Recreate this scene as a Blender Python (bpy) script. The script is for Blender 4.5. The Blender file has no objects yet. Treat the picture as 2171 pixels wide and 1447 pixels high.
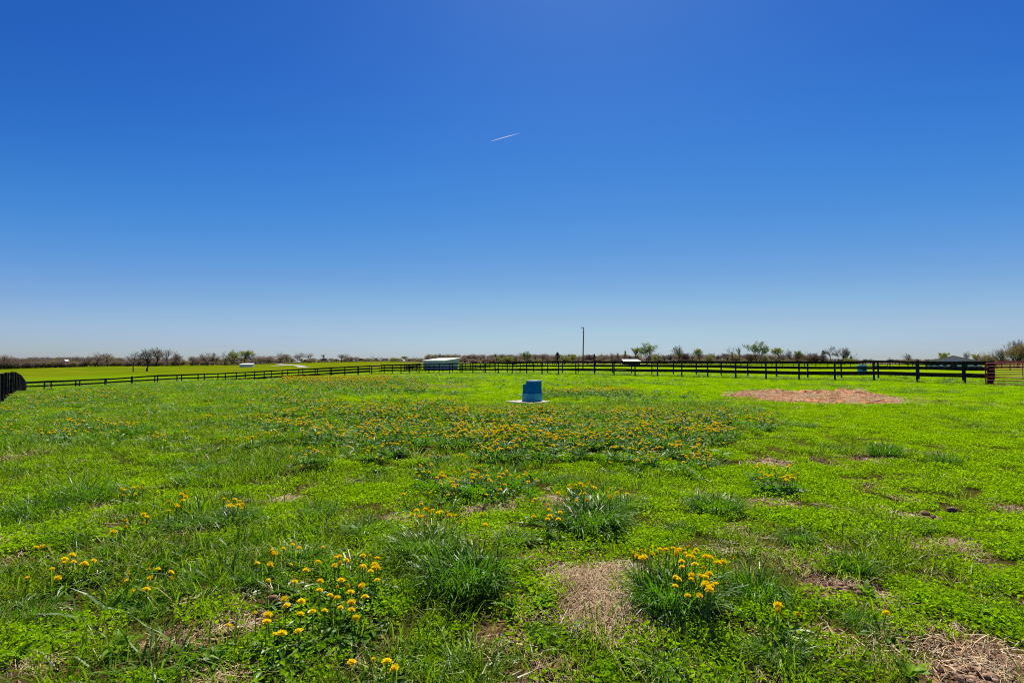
import bpy, math, random
import numpy as np
from mathutils import Vector, Matrix, Euler

random.seed(7)
RNG = np.random.default_rng(11)
scene = bpy.context.scene
COL = scene.collection
R = math.radians

# ------------------------------------------------------------------ camera
EYE, F, CX, HOR = 1.42, 1150.0, 1085.5, 766.0     # eye height (m), focal length in photo pixels, centre column, horizon row
cam_data = bpy.data.cameras.new("camera")
cam_data.sensor_fit = 'HORIZONTAL'
cam_data.sensor_width = 36.0
cam_data.lens = F * 36.0 / 2171.0
cam_data.clip_start = 0.05
cam_data.clip_end = 20000.0
cam = bpy.data.objects.new("camera", cam_data)
COL.objects.link(cam)
cam.location = (0, 0, EYE)
cam.rotation_euler = (R(90) + math.atan((HOR - 723.5) / F), 0, 0)
scene.camera = cam

# ------------------------------------------------------------------ sky and sun
SUN_EL, SUN_AZ = 57.0, 9.0
world = bpy.data.worlds.new("World")
scene.world = world
world.use_nodes = True
wn = world.node_tree.nodes
wl = world.node_tree.links
wn.clear()
w_out = wn.new('ShaderNodeOutputWorld')
w_bg = wn.new('ShaderNodeBackground')
w_sky = wn.new('ShaderNodeTexSky')
w_sky.sky_type = 'NISHITA'
w_sky.sun_disc = False
w_sky.sun_elevation = R(SUN_EL)
w_sky.sun_rotation = R(SUN_AZ)
w_sky.altitude = 300
w_sky.air_density = 1.0
w_sky.dust_density = 0.42
w_sky.ozone_density = 4.0
w_hs = wn.new('ShaderNodeHueSaturation')
w_hs.inputs['Saturation'].default_value = 1.15
SKY_K = 0.050
w_bg.inputs['Strength'].default_value = SKY_K
wl.new(w_sky.outputs[0], w_hs.inputs['Color'])
# the deep, cool rendering of the whole sky: one response curve per colour channel
w_cur = wn.new('ShaderNodeRGBCurve')
w_map = w_cur.mapping
w_map.clip_max_x = 6.0
w_map.clip_max_y = 6.0
for ch, pts in ((0, ((0, 0), (.10, .020), (.157, .054), (.30, .192), (.476, .345), (.557, .39), (.68, .45), (1.0, .60), (6.0, 2.4))),
                (1, ((0, 0), (.217, .125), (.314, .234), (.51, .40), (.604, .49), (.668, .525), (.72, .575), (1.0, .74), (6.0, 3.0))),
                (2, ((0, 0), (.462, .52), (.534, .61), (.603, .675), (.774, .73), (1.0, .85), (6.0, 2.8)))):
    c_ = w_map.curves[ch]
    c_.points[0].location = pts[0]
    c_.points[1].location = pts[-1]
    for q_ in pts[1:-1]:
        c_.points.new(*q_)
w_map.update()
w_lo = wn.new('ShaderNodeVectorMath'); w_lo.operation = 'SCALE'; w_lo.inputs['Scale'].default_value = 0.09
w_hi = wn.new('ShaderNodeVectorMath'); w_hi.operation = 'SCALE'; w_hi.inputs['Scale'].default_value = 1 / 0.0905
wl.new(w_hs.outputs[0], w_lo.inputs[0]); wl.new(w_lo.outputs[0], w_cur.inputs['Color']); wl.new(w_cur.outputs[0], w_hi.inputs[0])
wl.new(w_hi.outputs[0], w_bg.inputs['Color'])
wl.new(w_bg.outputs[0], w_out.inputs['Surface'])

sun_data = bpy.data.lights.new("sun", 'SUN')
sun_data.energy = 5.0
sun_data.angle = R(0.5)
sun_data.color = (1.0, 0.955, 0.88)
sun = bpy.data.objects.new("sun", sun_data)
COL.objects.link(sun)
sun.location = (10, 40, 60)
sd = Vector((math.sin(R(SUN_AZ)) * math.cos(R(SUN_EL)), math.cos(R(SUN_AZ)) * math.cos(R(SUN_EL)), math.sin(R(SUN_EL))))
sun.rotation_euler = (-sd).to_track_quat('-Z', 'Y').to_euler()

scene.view_settings.view_transform = 'Standard'
scene.view_settings.look = 'None'
scene.view_settings.gamma = 1.0
scene.view_settings.exposure = 0.86
scene.view_settings.use_curve_mapping = False
scene.render.film_transparent = False
scene.cycles.max_bounces = 6
scene.cycles.diffuse_bounces = 3
scene.cycles.use_denoising = False
scene.cycles.pixel_filter_type = 'BLACKMAN_HARRIS'
scene.cycles.filter_width = 1.1
scene.cycles.transmission_bounces = 4
scene.cycles.transparent_max_bounces = 6


# ------------------------------------------------------------------ small helpers
def sstep(a, b, x):
    t = np.clip((np.asarray(x, float) - a) / (b - a), 0, 1)
    return t * t * (3 - 2 * t)


def link(o, parent=None):
    COL.objects.link(o)
    if parent is not None:
        o.parent = parent
    return o


def tag(o, label=None, cat=None, group=None, kind=None):
    if label: o['label'] = label
    if cat: o['category'] = cat
    if group: o['group'] = group
    if kind: o['kind'] = kind
    return o


def empty(name, loc, rz=0.0):
    o = bpy.data.objects.new(name, None)
    o.empty_display_size = 0.2
    o.location = loc
    o.rotation_euler = (0, 0, rz)
    return link(o)


def np_mesh(name, verts, faces, mats=None, smooth=False, midx=None):
    me = bpy.data.meshes.new(name)
    me.from_pydata([tuple(v) for v in verts], [], [tuple(f) for f in faces])
    for m in (mats or []):
        me.materials.append(m)
    if midx is not None:
        me.polygons.foreach_set('material_index', np.asarray(midx, np.int32))
    if smooth:
        me.polygons.foreach_set('use_smooth', np.ones(len(me.polygons), bool))
    me.update()
    return me


def mesh_obj(name, me, parent=None, loc=None, rz=None):
    o = bpy.data.objects.new(name, me)
    if loc is not None: o.location = loc
    if rz is not None: o.rotation_euler = (0, 0, rz)
    return link(o, parent)


class MB:
    """collects simple solids in one vertex/face list"""
    def __init__(self):
        self.v, self.f = [], []

    def box(self, c, s, rz=0.0, taper=1.0):
        cx, cy, cz = c
        sx, sy, sz = s[0] / 2, s[1] / 2, s[2] / 2
        n = len(self.v)
        co, si = math.cos(rz), math.sin(rz)
        for z, k in ((-sz, 1.0), (sz, taper)):
            for x, y in ((-sx, -sy), (sx, -sy), (sx, sy), (-sx, sy)):
                x2, y2 = x * k, y * k
                self.v.append((cx + x2 * co - y2 * si, cy + x2 * si + y2 * co, cz + z))
        self.f += [tuple(n + i for i in q) for q in ((3, 2, 1, 0), (4, 5, 6, 7), (0, 1, 5, 4), (1, 2, 6, 5), (2, 3, 7, 6), (3, 0, 4, 7))]

    def prism(self, poly, z0, z1, k0=1.0, k1=1.0):
        """polygon (x, y) extruded from z0 to z1, scaled k0 / k1 about its centre"""
        n, m = len(self.v), len(poly)
        mx = sum(p[0] for p in poly) / m
        my = sum(p[1] for p in poly) / m
        for z, k in ((z0, k0), (z1, k1)):
            for x, y in poly:
                self.v.append((mx + (x - mx) * k, my + (y - my) * k, z))
        for i in range(m):
            j = (i + 1) % m
            self.f.append((n + i, n + j, n + m + j, n + m + i))
        self.f.append(tuple(n + m - 1 - i for i in range(m)))
        self.f.append(tuple(n + m + i for i in range(m)))

    def tube(self, pts, rad, sides=6, cap=True):
        pts = [Vector(p) for p in pts]
        rads = rad if isinstance(rad, (list, tuple)) else [rad] * len(pts)
        n0 = len(self.v)
        for i, p in enumerate(pts):
            a = pts[max(i - 1, 0)]
            b = pts[min(i + 1, len(pts) - 1)]
            d = (b - a).normalized()
            ref = Vector((0, 0, 1)) if abs(d.z) < 0.9 else Vector((1, 0, 0))
            u = d.cross(ref).normalized()
            w = d.cross(u).normalized()
            for k in range(sides):
                t = 2 * math.pi * k / sides
                self.v.append(tuple(p + (u * math.cos(t) + w * math.sin(t)) * rads[i]))
        for i in range(len(pts) - 1):
            for k in range(sides):
                a = n0 + i * sides + k
                b = n0 + i * sides + (k + 1) % sides
                self.f.append((a, b, b + sides, a + sides))
        if cap:
            self.f.append(tuple(n0 + sides - 1 - k for k in range(sides)))
            e = n0 + (len(pts) - 1) * sides
            self.f.append(tuple(e + k for k in range(sides)))

    def strip(self, a, b, wa, wb, side):
        """flat tapered strip between two points"""
        a, b = Vector(a), Vector(b)
        n = len(self.v)
        s = side
        self.v += [tuple(a - s * wa), tuple(a + s * wa), tuple(b + s * wb), tuple(b - s * wb)]
        self.f.append((n, n + 1, n + 2, n + 3))

    def quad(self, c, u, w):
        n = len(self.v)
        self.v += [tuple(c - u), tuple(c + w), tuple(c + u), tuple(c - w)]
        self.f.append((n, n + 1, n + 2, n + 3))

    def mesh(self, name, mat, smooth=False):
        return np_mesh(name, self.v, self.f, [mat] if mat else None, smooth)

    def build(self, name, mat, parent=None, loc=None, rz=None, smooth=False):
        return mesh_obj(name, self.mesh(name, mat, smooth), parent, loc, rz)


# ------------------------------------------------------------------ materials
def nt(name):
    m = bpy.data.materials.new(name)
    m.use_nodes = True
    t = m.node_tree
    t.nodes.clear()
    return m, t.nodes, t.links


def ramp(nodes, stops):
    r = nodes.new('ShaderNodeValToRGB')
    e = r.color_ramp.elements
    while len(e) < len(stops):
        e.new(0.5)
    for i, (p, c) in enumerate(stops):
        e[i].position = p
        e[i].color = (*c, 1)
    return r


def simple_mat(name, c1, c2, scale=6.0, rough=0.7, spec=0.3, bump=0.0, detail=5.0, p=(0.35, 0.68), bscale=None):
    m, n, l = nt(name)
    out = n.new('ShaderNodeOutputMaterial')
    b = n.new('ShaderNodeBsdfPrincipled')
    geo = n.new('ShaderNodeNewGeometry')
    tx = n.new('ShaderNodeTexNoise')
    tx.inputs['Scale'].default_value = scale
    tx.inputs['Detail'].default_value = detail
    l.new(geo.outputs['Position'], tx.inputs['Vector'])
    r = ramp(n, [(p[0], c1), (p[1], c2)])
    l.new(tx.outputs['Fac'], r.inputs[0])
    l.new(r.outputs[0], b.inputs['Base Color'])
    b.inputs['Roughness'].default_value = rough
    b.inputs['Specular IOR Level'].default_value = spec
    if bump:
        t2 = n.new('ShaderNodeTexNoise')
        t2.inputs['Scale'].default_value = bscale or scale * 4
        t2.inputs['Detail'].default_value = 4
        l.new(geo.outputs['Position'], t2.inputs['Vector'])
        bp = n.new('ShaderNodeBump')
        bp.inputs['Strength'].default_value = bump
        bp.inputs['Distance'].default_value = 0.02
        l.new(t2.outputs['Fac'], bp.inputs['Height'])
        l.new(bp.outputs[0], b.inputs['Normal'])
    l.new(b.outputs[0], out.inputs['Surface'])
    return m


def leaf_mat(name, cols, trans, rough=0.42, spec=0.4, tfac=0.4, patch=0.0):
    """plant tissue: colour varies per leaf (island) and per plant, part of the light passes through"""
    m, n, l = nt(name)
    out = n.new('ShaderNodeOutputMaterial')
    geo = n.new('ShaderNodeNewGeometry')
    oi = n.new('ShaderNodeObjectInfo')
    a = n.new('ShaderNodeMath'); a.operation = 'MULTIPLY'; a.inputs[1].default_value = 0.65
    l.new(geo.outputs['Random Per Island'], a.inputs[0])
    c = n.new('ShaderNodeMath'); c.operation = 'MULTIPLY_ADD'; c.inputs[1].default_value = 0.35
    l.new(oi.outputs['Random'], c.inputs[0])
    l.new(a.outputs[0], c.inputs[2])
    k = len(cols)
    r = ramp(n, [(i / max(k - 1, 1), cc) for i, cc in enumerate(cols)])
    l.new(c.outputs[0], r.inputs[0])
    b = n.new('ShaderNodeBsdfDiffuse')
    l.new(r.outputs[0], b.inputs['Color'])
    if spec >= 0.1:
        g = n.new('ShaderNodeBsdfGlossy')
        g.inputs['Roughness'].default_value = rough
        g.inputs['Color'].default_value = (0.85, 0.88, 0.80, 1)
        fr = n.new('ShaderNodeMath'); fr.operation = 'MULTIPLY'; fr.inputs[1].default_value = 37.0
        l.new(geo.outputs['Random Per Island'], fr.inputs[0])
        fc = n.new('ShaderNodeMath'); fc.operation = 'FRACT'; l.new(fr.outputs[0], fc.inputs[0])
        gt = n.new('ShaderNodeMapRange')
        l.new(fc.outputs[0], gt.inputs[0])
        gt.inputs[1].default_value = 0.40; gt.inputs[2].default_value = 1.0; gt.inputs[3].default_value = 0.004; gt.inputs[4].default_value = spec * 0.42
        gm = n.new('ShaderNodeMixShader')
        l.new(gt.outputs[0], gm.inputs[0]); l.new(b.outputs[0], gm.inputs[1]); l.new(g.outputs[0], gm.inputs[2])
        b = gm
    t = n.new('ShaderNodeBsdfTranslucent')
    mt = n.new('ShaderNodeMix'); mt.data_type = 'RGBA'; mt.inputs['Factor'].default_value = 0.75
    l.new(r.outputs[0], mt.inputs['A'])
    mt.inputs['B'].default_value = (*trans, 1)
    l.new(mt.outputs['Result'], t.inputs['Color'])
    mx = n.new('ShaderNodeMixShader'); mx.inputs[0].default_value = tfac
    l.new(b.outputs[0], mx.inputs[1])
    l.new(t.outputs[0], mx.inputs[2])
    l.new(mx.outputs[0], out.inputs['Surface'])
    return m


M = {}
M['black_paint'] = simple_mat('black_paint', (0.004, 0.004, 0.004), (0.034, 0.028, 0.025), 7, 0.7, 0.10, 0.25)
M['grass'] = leaf_mat('grass_blade', [(0.036, 0.076, 0.001), (0.070, 0.132, 0.001), (0.108, 0.185, 0.002), (0.170, 0.220, 0.005), (0.40, 0.31, 0.12)], (0.24, 0.42, 0.001), 0.50, 0.22, 0.42)
M['tuft'] = leaf_mat('tuft_blade', [(0.016, 0.058, 0.001), (0.034, 0.100, 0.002), (0.064, 0.150, 0.003), (0.100, 0.190, 0.004), (0.36, 0.29, 0.11)], (0.11, 0.31, 0.002), 0.50, 0.26, 0.42)
M['weed'] = leaf_mat('weed_leaf', [(0.100, 0.205, 0.001), (0.150, 0.290, 0.001), (0.200, 0.345, 0.002), (0.245, 0.360, 0.004)], (0.37, 0.60, 0.001), 0.55, 0.04, 0.45)
M['dock'] = leaf_mat('dock_leaf', [(0.065, 0.150, 0.005), (0.110, 0.215, 0.006), (0.150, 0.260, 0.008)], (0.24, 0.42, 0.005), 0.48, 0.16, 0.40)
M['straw'] = leaf_mat('straw_stalk', [(0.18, 0.115, 0.062), (0.40, 0.285, 0.160), (0.58, 0.43, 0.25), (0.68, 0.54, 0.34)], (0.3, 0.22, 0.12), 0.6, 0.3, 0.15)
M['petal'] = leaf_mat('dandelion_petal', [(0.76, 0.53, 0.002), (0.82, 0.61, 0.002), (0.86, 0.68, 0.004)], (0.8, 0.62, 0.002), 0.7, 0.03, 0.3)
M['stem'] = leaf_mat('dandelion_stem', [(0.10, 0.18, 0.03), (0.16, 0.22, 0.06)], (0.2, 0.3, 0.05), 0.5, 0.3, 0.25)
M['manure'] = simple_mat('manure', (0.13, 0.078, 0.045), (0.30, 0.20, 0.12), 30, 0.85, 0.15, 0.6)
M['soil'] = simple_mat('soil_clod', (0.14, 0.082, 0.048), (0.32, 0.205, 0.125), 25, 0.9, 0.15, 0.6)
M['hay'] = simple_mat('old_hay', (0.060, 0.020, 0.009), (0.44, 0.205, 0.095), 5.5, 0.95, 0.05, 1.0, 10, (0.36, 0.60), 16)
M['concrete'] = simple_mat('concrete', (0.27, 0.23, 0.20), (0.42, 0.37, 0.33), 7, 0.85, 0.2, 0.3)
M['blue_plastic'] = simple_mat('blue_plastic', (0.002, 0.145, 0.36), (0.004, 0.170, 0.40), 3, 0.6, 0.03, 0.05)
M['pale_blue_plastic'] = simple_mat('pale_blue_plastic', (0.05, 0.36, 0.45), (0.09, 0.41, 0.49), 4, 0.6, 0.05, 0.05)
M['sunlit_lid'] = simple_mat('sunlit_lid', (0.36, 0.50, 0.64), (0.44, 0.56, 0.68), 3, 0.4, 0.45)  # blue lid; its pale tone is sunlight on the top put into the colour
M['bright_blue'] = simple_mat('bright_blue_plastic', (0.02, 0.25, 0.62), (0.04, 0.31, 0.68), 3, 0.45, 0.4)
M['dark'] = simple_mat('dark_opening', (0.01, 0.008, 0.008), (0.03, 0.022, 0.02), 5, 0.8, 0.1)
M['door_brown'] = simple_mat('door_brown', (0.06, 0.032, 0.026), (0.10, 0.055, 0.042), 5, 0.8, 0.2)
M['teal_metal'] = simple_mat('blue_green_metal_siding', (0.35, 0.39, 0.54), (0.41, 0.45, 0.60), 1.5, 0.5, 0.3)
M['white_metal'] = simple_mat('white_metal', (0.56, 0.57, 0.55), (0.66, 0.67, 0.65), 1.5, 0.5, 0.35)
M['white_wall'] = simple_mat('white_siding', (0.64, 0.66, 0.74), (0.74, 0.76, 0.82), 2.0, 0.6, 0.3)
M['slate'] = simple_mat('slate_blue_siding', (0.48, 0.33, 0.64), (0.56, 0.40, 0.72), 2.0, 0.6, 0.3)
M['red_paint'] = simple_mat('dark_red_paint', (0.20, 0.006, 0.014), (0.27, 0.010, 0.022), 5, 0.5, 0.15)
M['pole_wood'] = simple_mat('pole_wood', (0.05, 0.042, 0.036), (0.10, 0.085, 0.07), 4, 0.85, 0.15)
M['lamp_metal'] = simple_mat('lamp_metal', (0.20, 0.20, 0.21), (0.28, 0.28, 0.29), 4, 0.5, 0.4)
M['gravel'] = simple_mat('gravel', (0.22, 0.20, 0.19), (0.34, 0.315, 0.295), 6, 0.95, 0.1, 0.4)
M['tan_earth'] = simple_mat('tan_earth', (0.23, 0.18, 0.10), (0.34, 0.265, 0.16), 0.6, 0.95, 0.1)
M['bark'] = simple_mat('bark_brown', (0.055, 0.040, 0.036), (0.115, 0.088, 0.078), 2.0, 0.95, 0.1)
M['bark_dark'] = simple_mat('bark_dark', (0.022, 0.018, 0.016), (0.055, 0.044, 0.038), 2.0, 0.95, 0.1)
M['twig'] = leaf_mat('twig_brown', [(0.165, 0.118, 0.092), (0.262, 0.192, 0.150), (0.345, 0.262, 0.205)], (0.36, 0.265, 0.20), 0.9, 0.03, 0.25)
M['twig_grey'] = leaf_mat('twig_grey', [(0.110, 0.095, 0.085), (0.180, 0.158, 0.140), (0.25, 0.22, 0.195)], (0.25, 0.22, 0.2), 0.9, 0.03, 0.2)
M['bud'] = leaf_mat('spring_leaf', [(0.140, 0.165, 0.022), (0.200, 0.225, 0.028), (0.25, 0.27, 0.035)], (0.32, 0.36, 0.03), 0.6, 0.2, 0.35)
M['green_leaf'] = leaf_mat('green_leaf', [(0.085, 0.135, 0.024), (0.130, 0.190, 0.032), (0.180, 0.240, 0.04)], (0.24, 0.34, 0.04), 0.6, 0.2, 0.35)
M['amber_leaf'] = leaf_mat('amber_leaf', [(0.13, 0.095, 0.022), (0.18, 0.14, 0.03), (0.20, 0.17, 0.035)], (0.26, 0.2, 0.03), 0.6, 0.2, 0.35)
M['rust_leaf'] = leaf_mat('rust_twig', [(0.105, 0.066, 0.046), (0.155, 0.100, 0.066), (0.19, 0.135, 0.085)], (0.15, 0.095, 0.06), 0.8, 0.1, 0.15)
M['needle'] = leaf_mat('conifer_needle', [(0.016, 0.030, 0.014), (0.030, 0.050, 0.020), (0.045, 0.065, 0.026)], (0.03, 0.06, 0.02), 0.6, 0.2, 0.1)

# ------------------------------------------------------------------ terrain
def ctl_px(px, py, d):
    return ((px - CX) / F, math.log(d), EYE - (py - HOR) * d / F)


def ctl_z(px, z, d):
    return ((px - CX) / F, math.log(d), z)


def ctl_xy(x, y, z):
    return (x / y, math.log(y), z)


ctl = [ctl_z(p, 0.0, d) for p in (-400, 100, 600, 1085, 1600, 2100, 2600) for d in (2.0, 5.0)]
ctl += [ctl_z(p, 0.0, d) for p in (700, 1085, 1500, 1900, 2300, 2700) for d in (10, 18, 30)]
ctl += [ctl_z(p, 0.02, d) for p in (1250, 1500, 1800, 2200, 2700) for d in (45, 70, 120, 220, 340)]
ctl += [ctl_z(p, 0.0, 550) for p in (1000, 1200, 1500, 1800, 2200, 2700)]
ctl += [ctl_z(2020, -1.25, 190), ctl_z(2150, -0.7, 190), ctl_z(1900, -0.5, 190)]
# near left fence
ctl += [ctl_xy(-23.5, 25.1, -0.57), ctl_xy(-28.3, 30.7, -0.60), ctl_xy(-34.6, 38.1, -0.83), ctl_xy(-39.4, 43.7, -1.25), ctl_xy(-45.7, 51.1, -1.87),
        ctl_xy(-15, 16, -0.28), ctl_xy(-9, 10, -0.06), ctl_xy(-30, 22, -0.9)]
# left fence and the swell in front of it
ctl += [ctl_xy(-20.1, 85.6, -0.57), ctl_xy(-27.4, 75.9, -0.97), ctl_xy(-34.7, 66.1, -1.40), ctl_xy(-42.1, 56.4, -1.75),
        ctl_px(242, 820, 43), ctl_px(110, 828, 41), ctl_px(400, 813.5, 52), ctl_px(560, 808, 60)]
ctl += [ctl_xy(-9.0, 71.5, -0.22), ctl_xy(6.8, 57.3, 0.0), ctl_xy(19.1, 44, 0.0), ctl_xy(27.3, 36, 0.0)]
ctl += [ctl_px(800, 838, 23), ctl_px(500, 842, 22), ctl_px(300, 846, 21)]
# lane and back fence
ctl += [ctl_z(1860, 0.10, 44), ctl_z(1500, 0.06, 55), ctl_z(1100, -0.15, 80), ctl_z(808, -0.55, 93)]
# far fields
ctl += [ctl_px(0, 782, 500), ctl_px(200, 776.5, 500), ctl_px(400, 774.5, 500), ctl_px(500, 772.3, 500), ctl_px(600, 769.2, 480),
        ctl_px(700, 767, 450), ctl_px(816, 766.5, 400), ctl_px(900, 768.3, 350), ctl_px(-300, 788, 500),
        ctl_px(300, 787, 245), ctl_px(0, 800, 200), ctl_px(521, 778, 400), ctl_px(640, 778, 260), ctl_px(550, 777, 300), ctl_px(100, 798, 150),
        ctl_px(400, 789, 170), ctl_px(600, 783, 170), ctl_px(720, 776, 200), ctl_px(820, 772, 200), ctl_px(900, 782, 131), ctl_px(1000, 776, 150),
        ctl_px(-300, 815, 120), ctl_px(250, 806, 90), ctl_px(450, 796, 105)]
_C = np.array(ctl)
_SC = np.array([1.0, 0.55])


def _tps(d2):
    return np.where(d2 > 1e-12, 0.5 * d2 * np.log(np.maximum(d2, 1e-12)), 0.0)


_P = _C[:, :2] * _SC
_D2 = ((_P[:, None] - _P[None]) ** 2).sum(-1)
_K = _tps(_D2) + np.eye(len(_P)) * 0.0008
_Q = np.c_[np.ones(len(_P)), _P]
_A = np.block([[_K, _Q], [_Q.T, np.zeros((3, 3))]])
_W = np.linalg.solve(_A, np.r_[_C[:, 2], np.zeros(3)])
_ks = []
_r2 = np.random.default_rng(3)
for lam, amp, num in ((7.0, 0.030, 5), (2.6, 0.018, 6), (1.1, 0.009, 7), (0.5, 0.005, 7)):
    for _ in range(num):
        t = _r2.uniform(0, math.pi)
        k = 2 * math.pi / (lam * _r2.uniform(0.75, 1.3))
        _ks.append((k * math.cos(t), k * math.sin(t), _r2.uniform(0, 6.28), amp * 0.62))


def hz(X, Y):
    """height of the ground (m) at world X, Y"""
    X = np.atleast_1d(np.asarray(X, float)); Y = np.atleast_1d(np.asarray(Y, float))
    shp = X.shape
    x, y = X.ravel(), Y.ravel()
    yc = np.clip(y, 2.0, 560.0)
    u = np.clip(x / np.maximum(yc, np.abs(x) / 1.3), -1.3, 1.3)
    q = np.c_[u, np.log(yc)] * _SC
    z = np.empty(len(x))
    for i in range(0, len(x), 20000):
        s = slice(i, i + 20000)
        d2 = ((q[s, None] - _P[None]) ** 2).sum(-1)
        z[s] = _tps(d2) @ _W[:len(_P)] + np.c_[np.ones(len(q[s])), q[s]] @ _W[len(_P):]
    z *= sstep(3.0, 10.0, np.hypot(x, np.maximum(y, 0)))
    b = np.zeros(len(x))
    for kx, ky, ph, am in _ks:
        b += am * np.sin(kx * x + ky * y + ph)
    z += b / (1 + (np.hypot(x, y) / 30.0) ** 2)
    return z.reshape(shp)


def h1(x, y):
    return float(hz([x], [y])[0])


def gx(px, d):
    """world X of photo column px at distance d"""
    return (px - CX) / F * d


def gp(px, py, zoff=0.0):
    """ground point seen at photo pixel px, py (a thing whose visible spot is zoff above the ground)"""
    d = (EYE - zoff) * F / max(py - HOR, 2)
    for _ in range(12):
        z = h1(gx(px, d), d) + zoff
        d = 0.5 * d + 0.5 * max((EYE - z) * F / max(py - HOR, 2), 1.0)
    return gx(px, d), d


def to_px(X, Y):
    return CX + F * X / Y, HOR + EYE * F / Y


# bare and worn places: photo centre, half width, half height (pixels), strength
DIRT = [(1010, 1085, 75, 14, .8), (1245, 1240, 66, 42, .8), (1285, 1310, 66, 32, .78), (600, 1215, 35, 14, .5), (420, 1335, 75, 26, .85), (60, 1305, 60, 18, .8),
        (235, 1238, 35, 14, .8), (330, 1140, 55, 14, .6), (240, 1077, 35, 7, .7), (310, 1165, 40, 12, .6), (0, 978, 50, 26, 1.0), (1625, 985, 52, 13, .85), (1640, 1067, 42, 12, .8),
        (1750, 980, 32, 12, .7), (1835, 972, 42, 8, .8), (1800, 1000, 40, 10, .5), (1960, 1150, 85, 16, .8), (1790, 1245, 70, 32, .8), (2010, 1345, 70, 30, .6), (2110, 1400, 95, 40, .95), (2040, 1425, 80, 28, .9),
        (1800, 1350, 90, 30, .6), (1640, 1345, 70, 22, .65), (1500, 1350, 40, 18, .6), (1700, 1185, 60, 14, .6), (1620, 1180, 40, 10, .5), (1740, 1160, 30, 10, .6), (480, 1265, 50, 16, .6), (740, 1365, 45, 20, .6),
        (1060, 1350, 50, 25, .6), (1150, 1395, 70, 22, .55), (540, 1400, 50, 14, .7), (120, 1400, 60, 20, .4), (1420, 1385, 40, 18, .6), (1900, 1440, 60, 16, .7), (450, 1425, 80, 18, .6),
        (900, 817, 110, 3.5, .6), (1000, 813, 40, 2, .5), (1600, 848, 60, 4, .7), (1930, 845, 90, 14, .35), (2060, 1018, 30, 6, .8), (2130, 1070, 35, 10, .6), (1880, 1090, 30, 6, .5),
        (1680, 1030, 60, 8, .5), (1850, 1080, 40, 10, .5), (1220, 1055, 40, 8, .4), (1120, 1055, 60, 9, .5), (250, 1395, 40, 12, .4), (40, 1180, 45, 14, .6),
        (1400, 1180, 30, 12, .5), (1145, 1190, 22, 20, .6), (640, 1085, 30, 8, .4), (1560, 1130, 40, 8, .4), (1950, 960, 40, 5, .4), (2090, 1200, 40, 12, .4)]
_DW = []
for px, py, rx, ry, s in DIRT:
    x, d = gp(px, py)
    d2 = EYE * F / max(py - ry - HOR, 4) ; d1 = EYE * F / (py + ry - HOR)
    _DW.append((x, d, rx * d / F, max((d2 - d1) / 2, 0.05), min(s * 1.3, 1.0)))
_nk = []
for lam, num in ((1.3, 4), (0.6, 5), (0.27, 6), (0.12, 5)):
    for _ in range(num):
        t = _r2.uniform(0, math.pi); k = 2 * math.pi / (lam * _r2.uniform(0.7, 1.4))
        _nk.append((k * math.cos(t), k * math.sin(t), _r2.uniform(0, 6.28), lam ** 0.35))


def fuzz(x, y):
    s = np.zeros(len(x))
    for kx, ky, ph, a in _nk:
        s += a * np.sin(kx * x + ky * y + ph)
    return s / 6.0


def dirt_mask(X, Y):
    x, y = np.ravel(X), np.ravel(Y)
    nz = fuzz(x, y)
    m = np.zeros(len(x))
    for cx, cy, rx, ry, s in _DW:
        k = 1.0 - np.sqrt(((x - cx) / rx) ** 2 + ((y - cy) / ry) ** 2)
        w = np.where(k > -1.2, sstep(-0.25, 0.35, k * 0.9 + 0.45 * nz), 0) * s
        m = np.maximum(m, w)
    dist = np.hypot(x, y)
    m = np.maximum(m, 0.75 * sstep(0.50, 0.85, nz) * sstep(11, 4, dist))     # small worn spots near the gateway
    # trodden strip along the foot of the fence by the gate
    t = ((x + 20.1) * 0.689 + (y - 85.6) * -0.725)
    e = (x + 20.1) * 0.725 + (y - 85.6) * 0.689
    m = np.maximum(m, 0.8 * sstep(44, 58, t) * sstep(0.55, 0.2, np.abs(e + 0.15) + 0.25 * nz))
    return m.reshape(np.shape(X))


_gk = []
for lam, num in ((14.0, 4), (5.5, 5), (2.4, 5), (1.2, 4)):
    for _ in range(num):
        t = _r2.uniform(0, math.pi); k = 2 * math.pi / (lam * _r2.uniform(0.7, 1.4))
        _gk.append((k * math.cos(t), k * math.sin(t), _r2.uniform(0, 6.28)))


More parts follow.
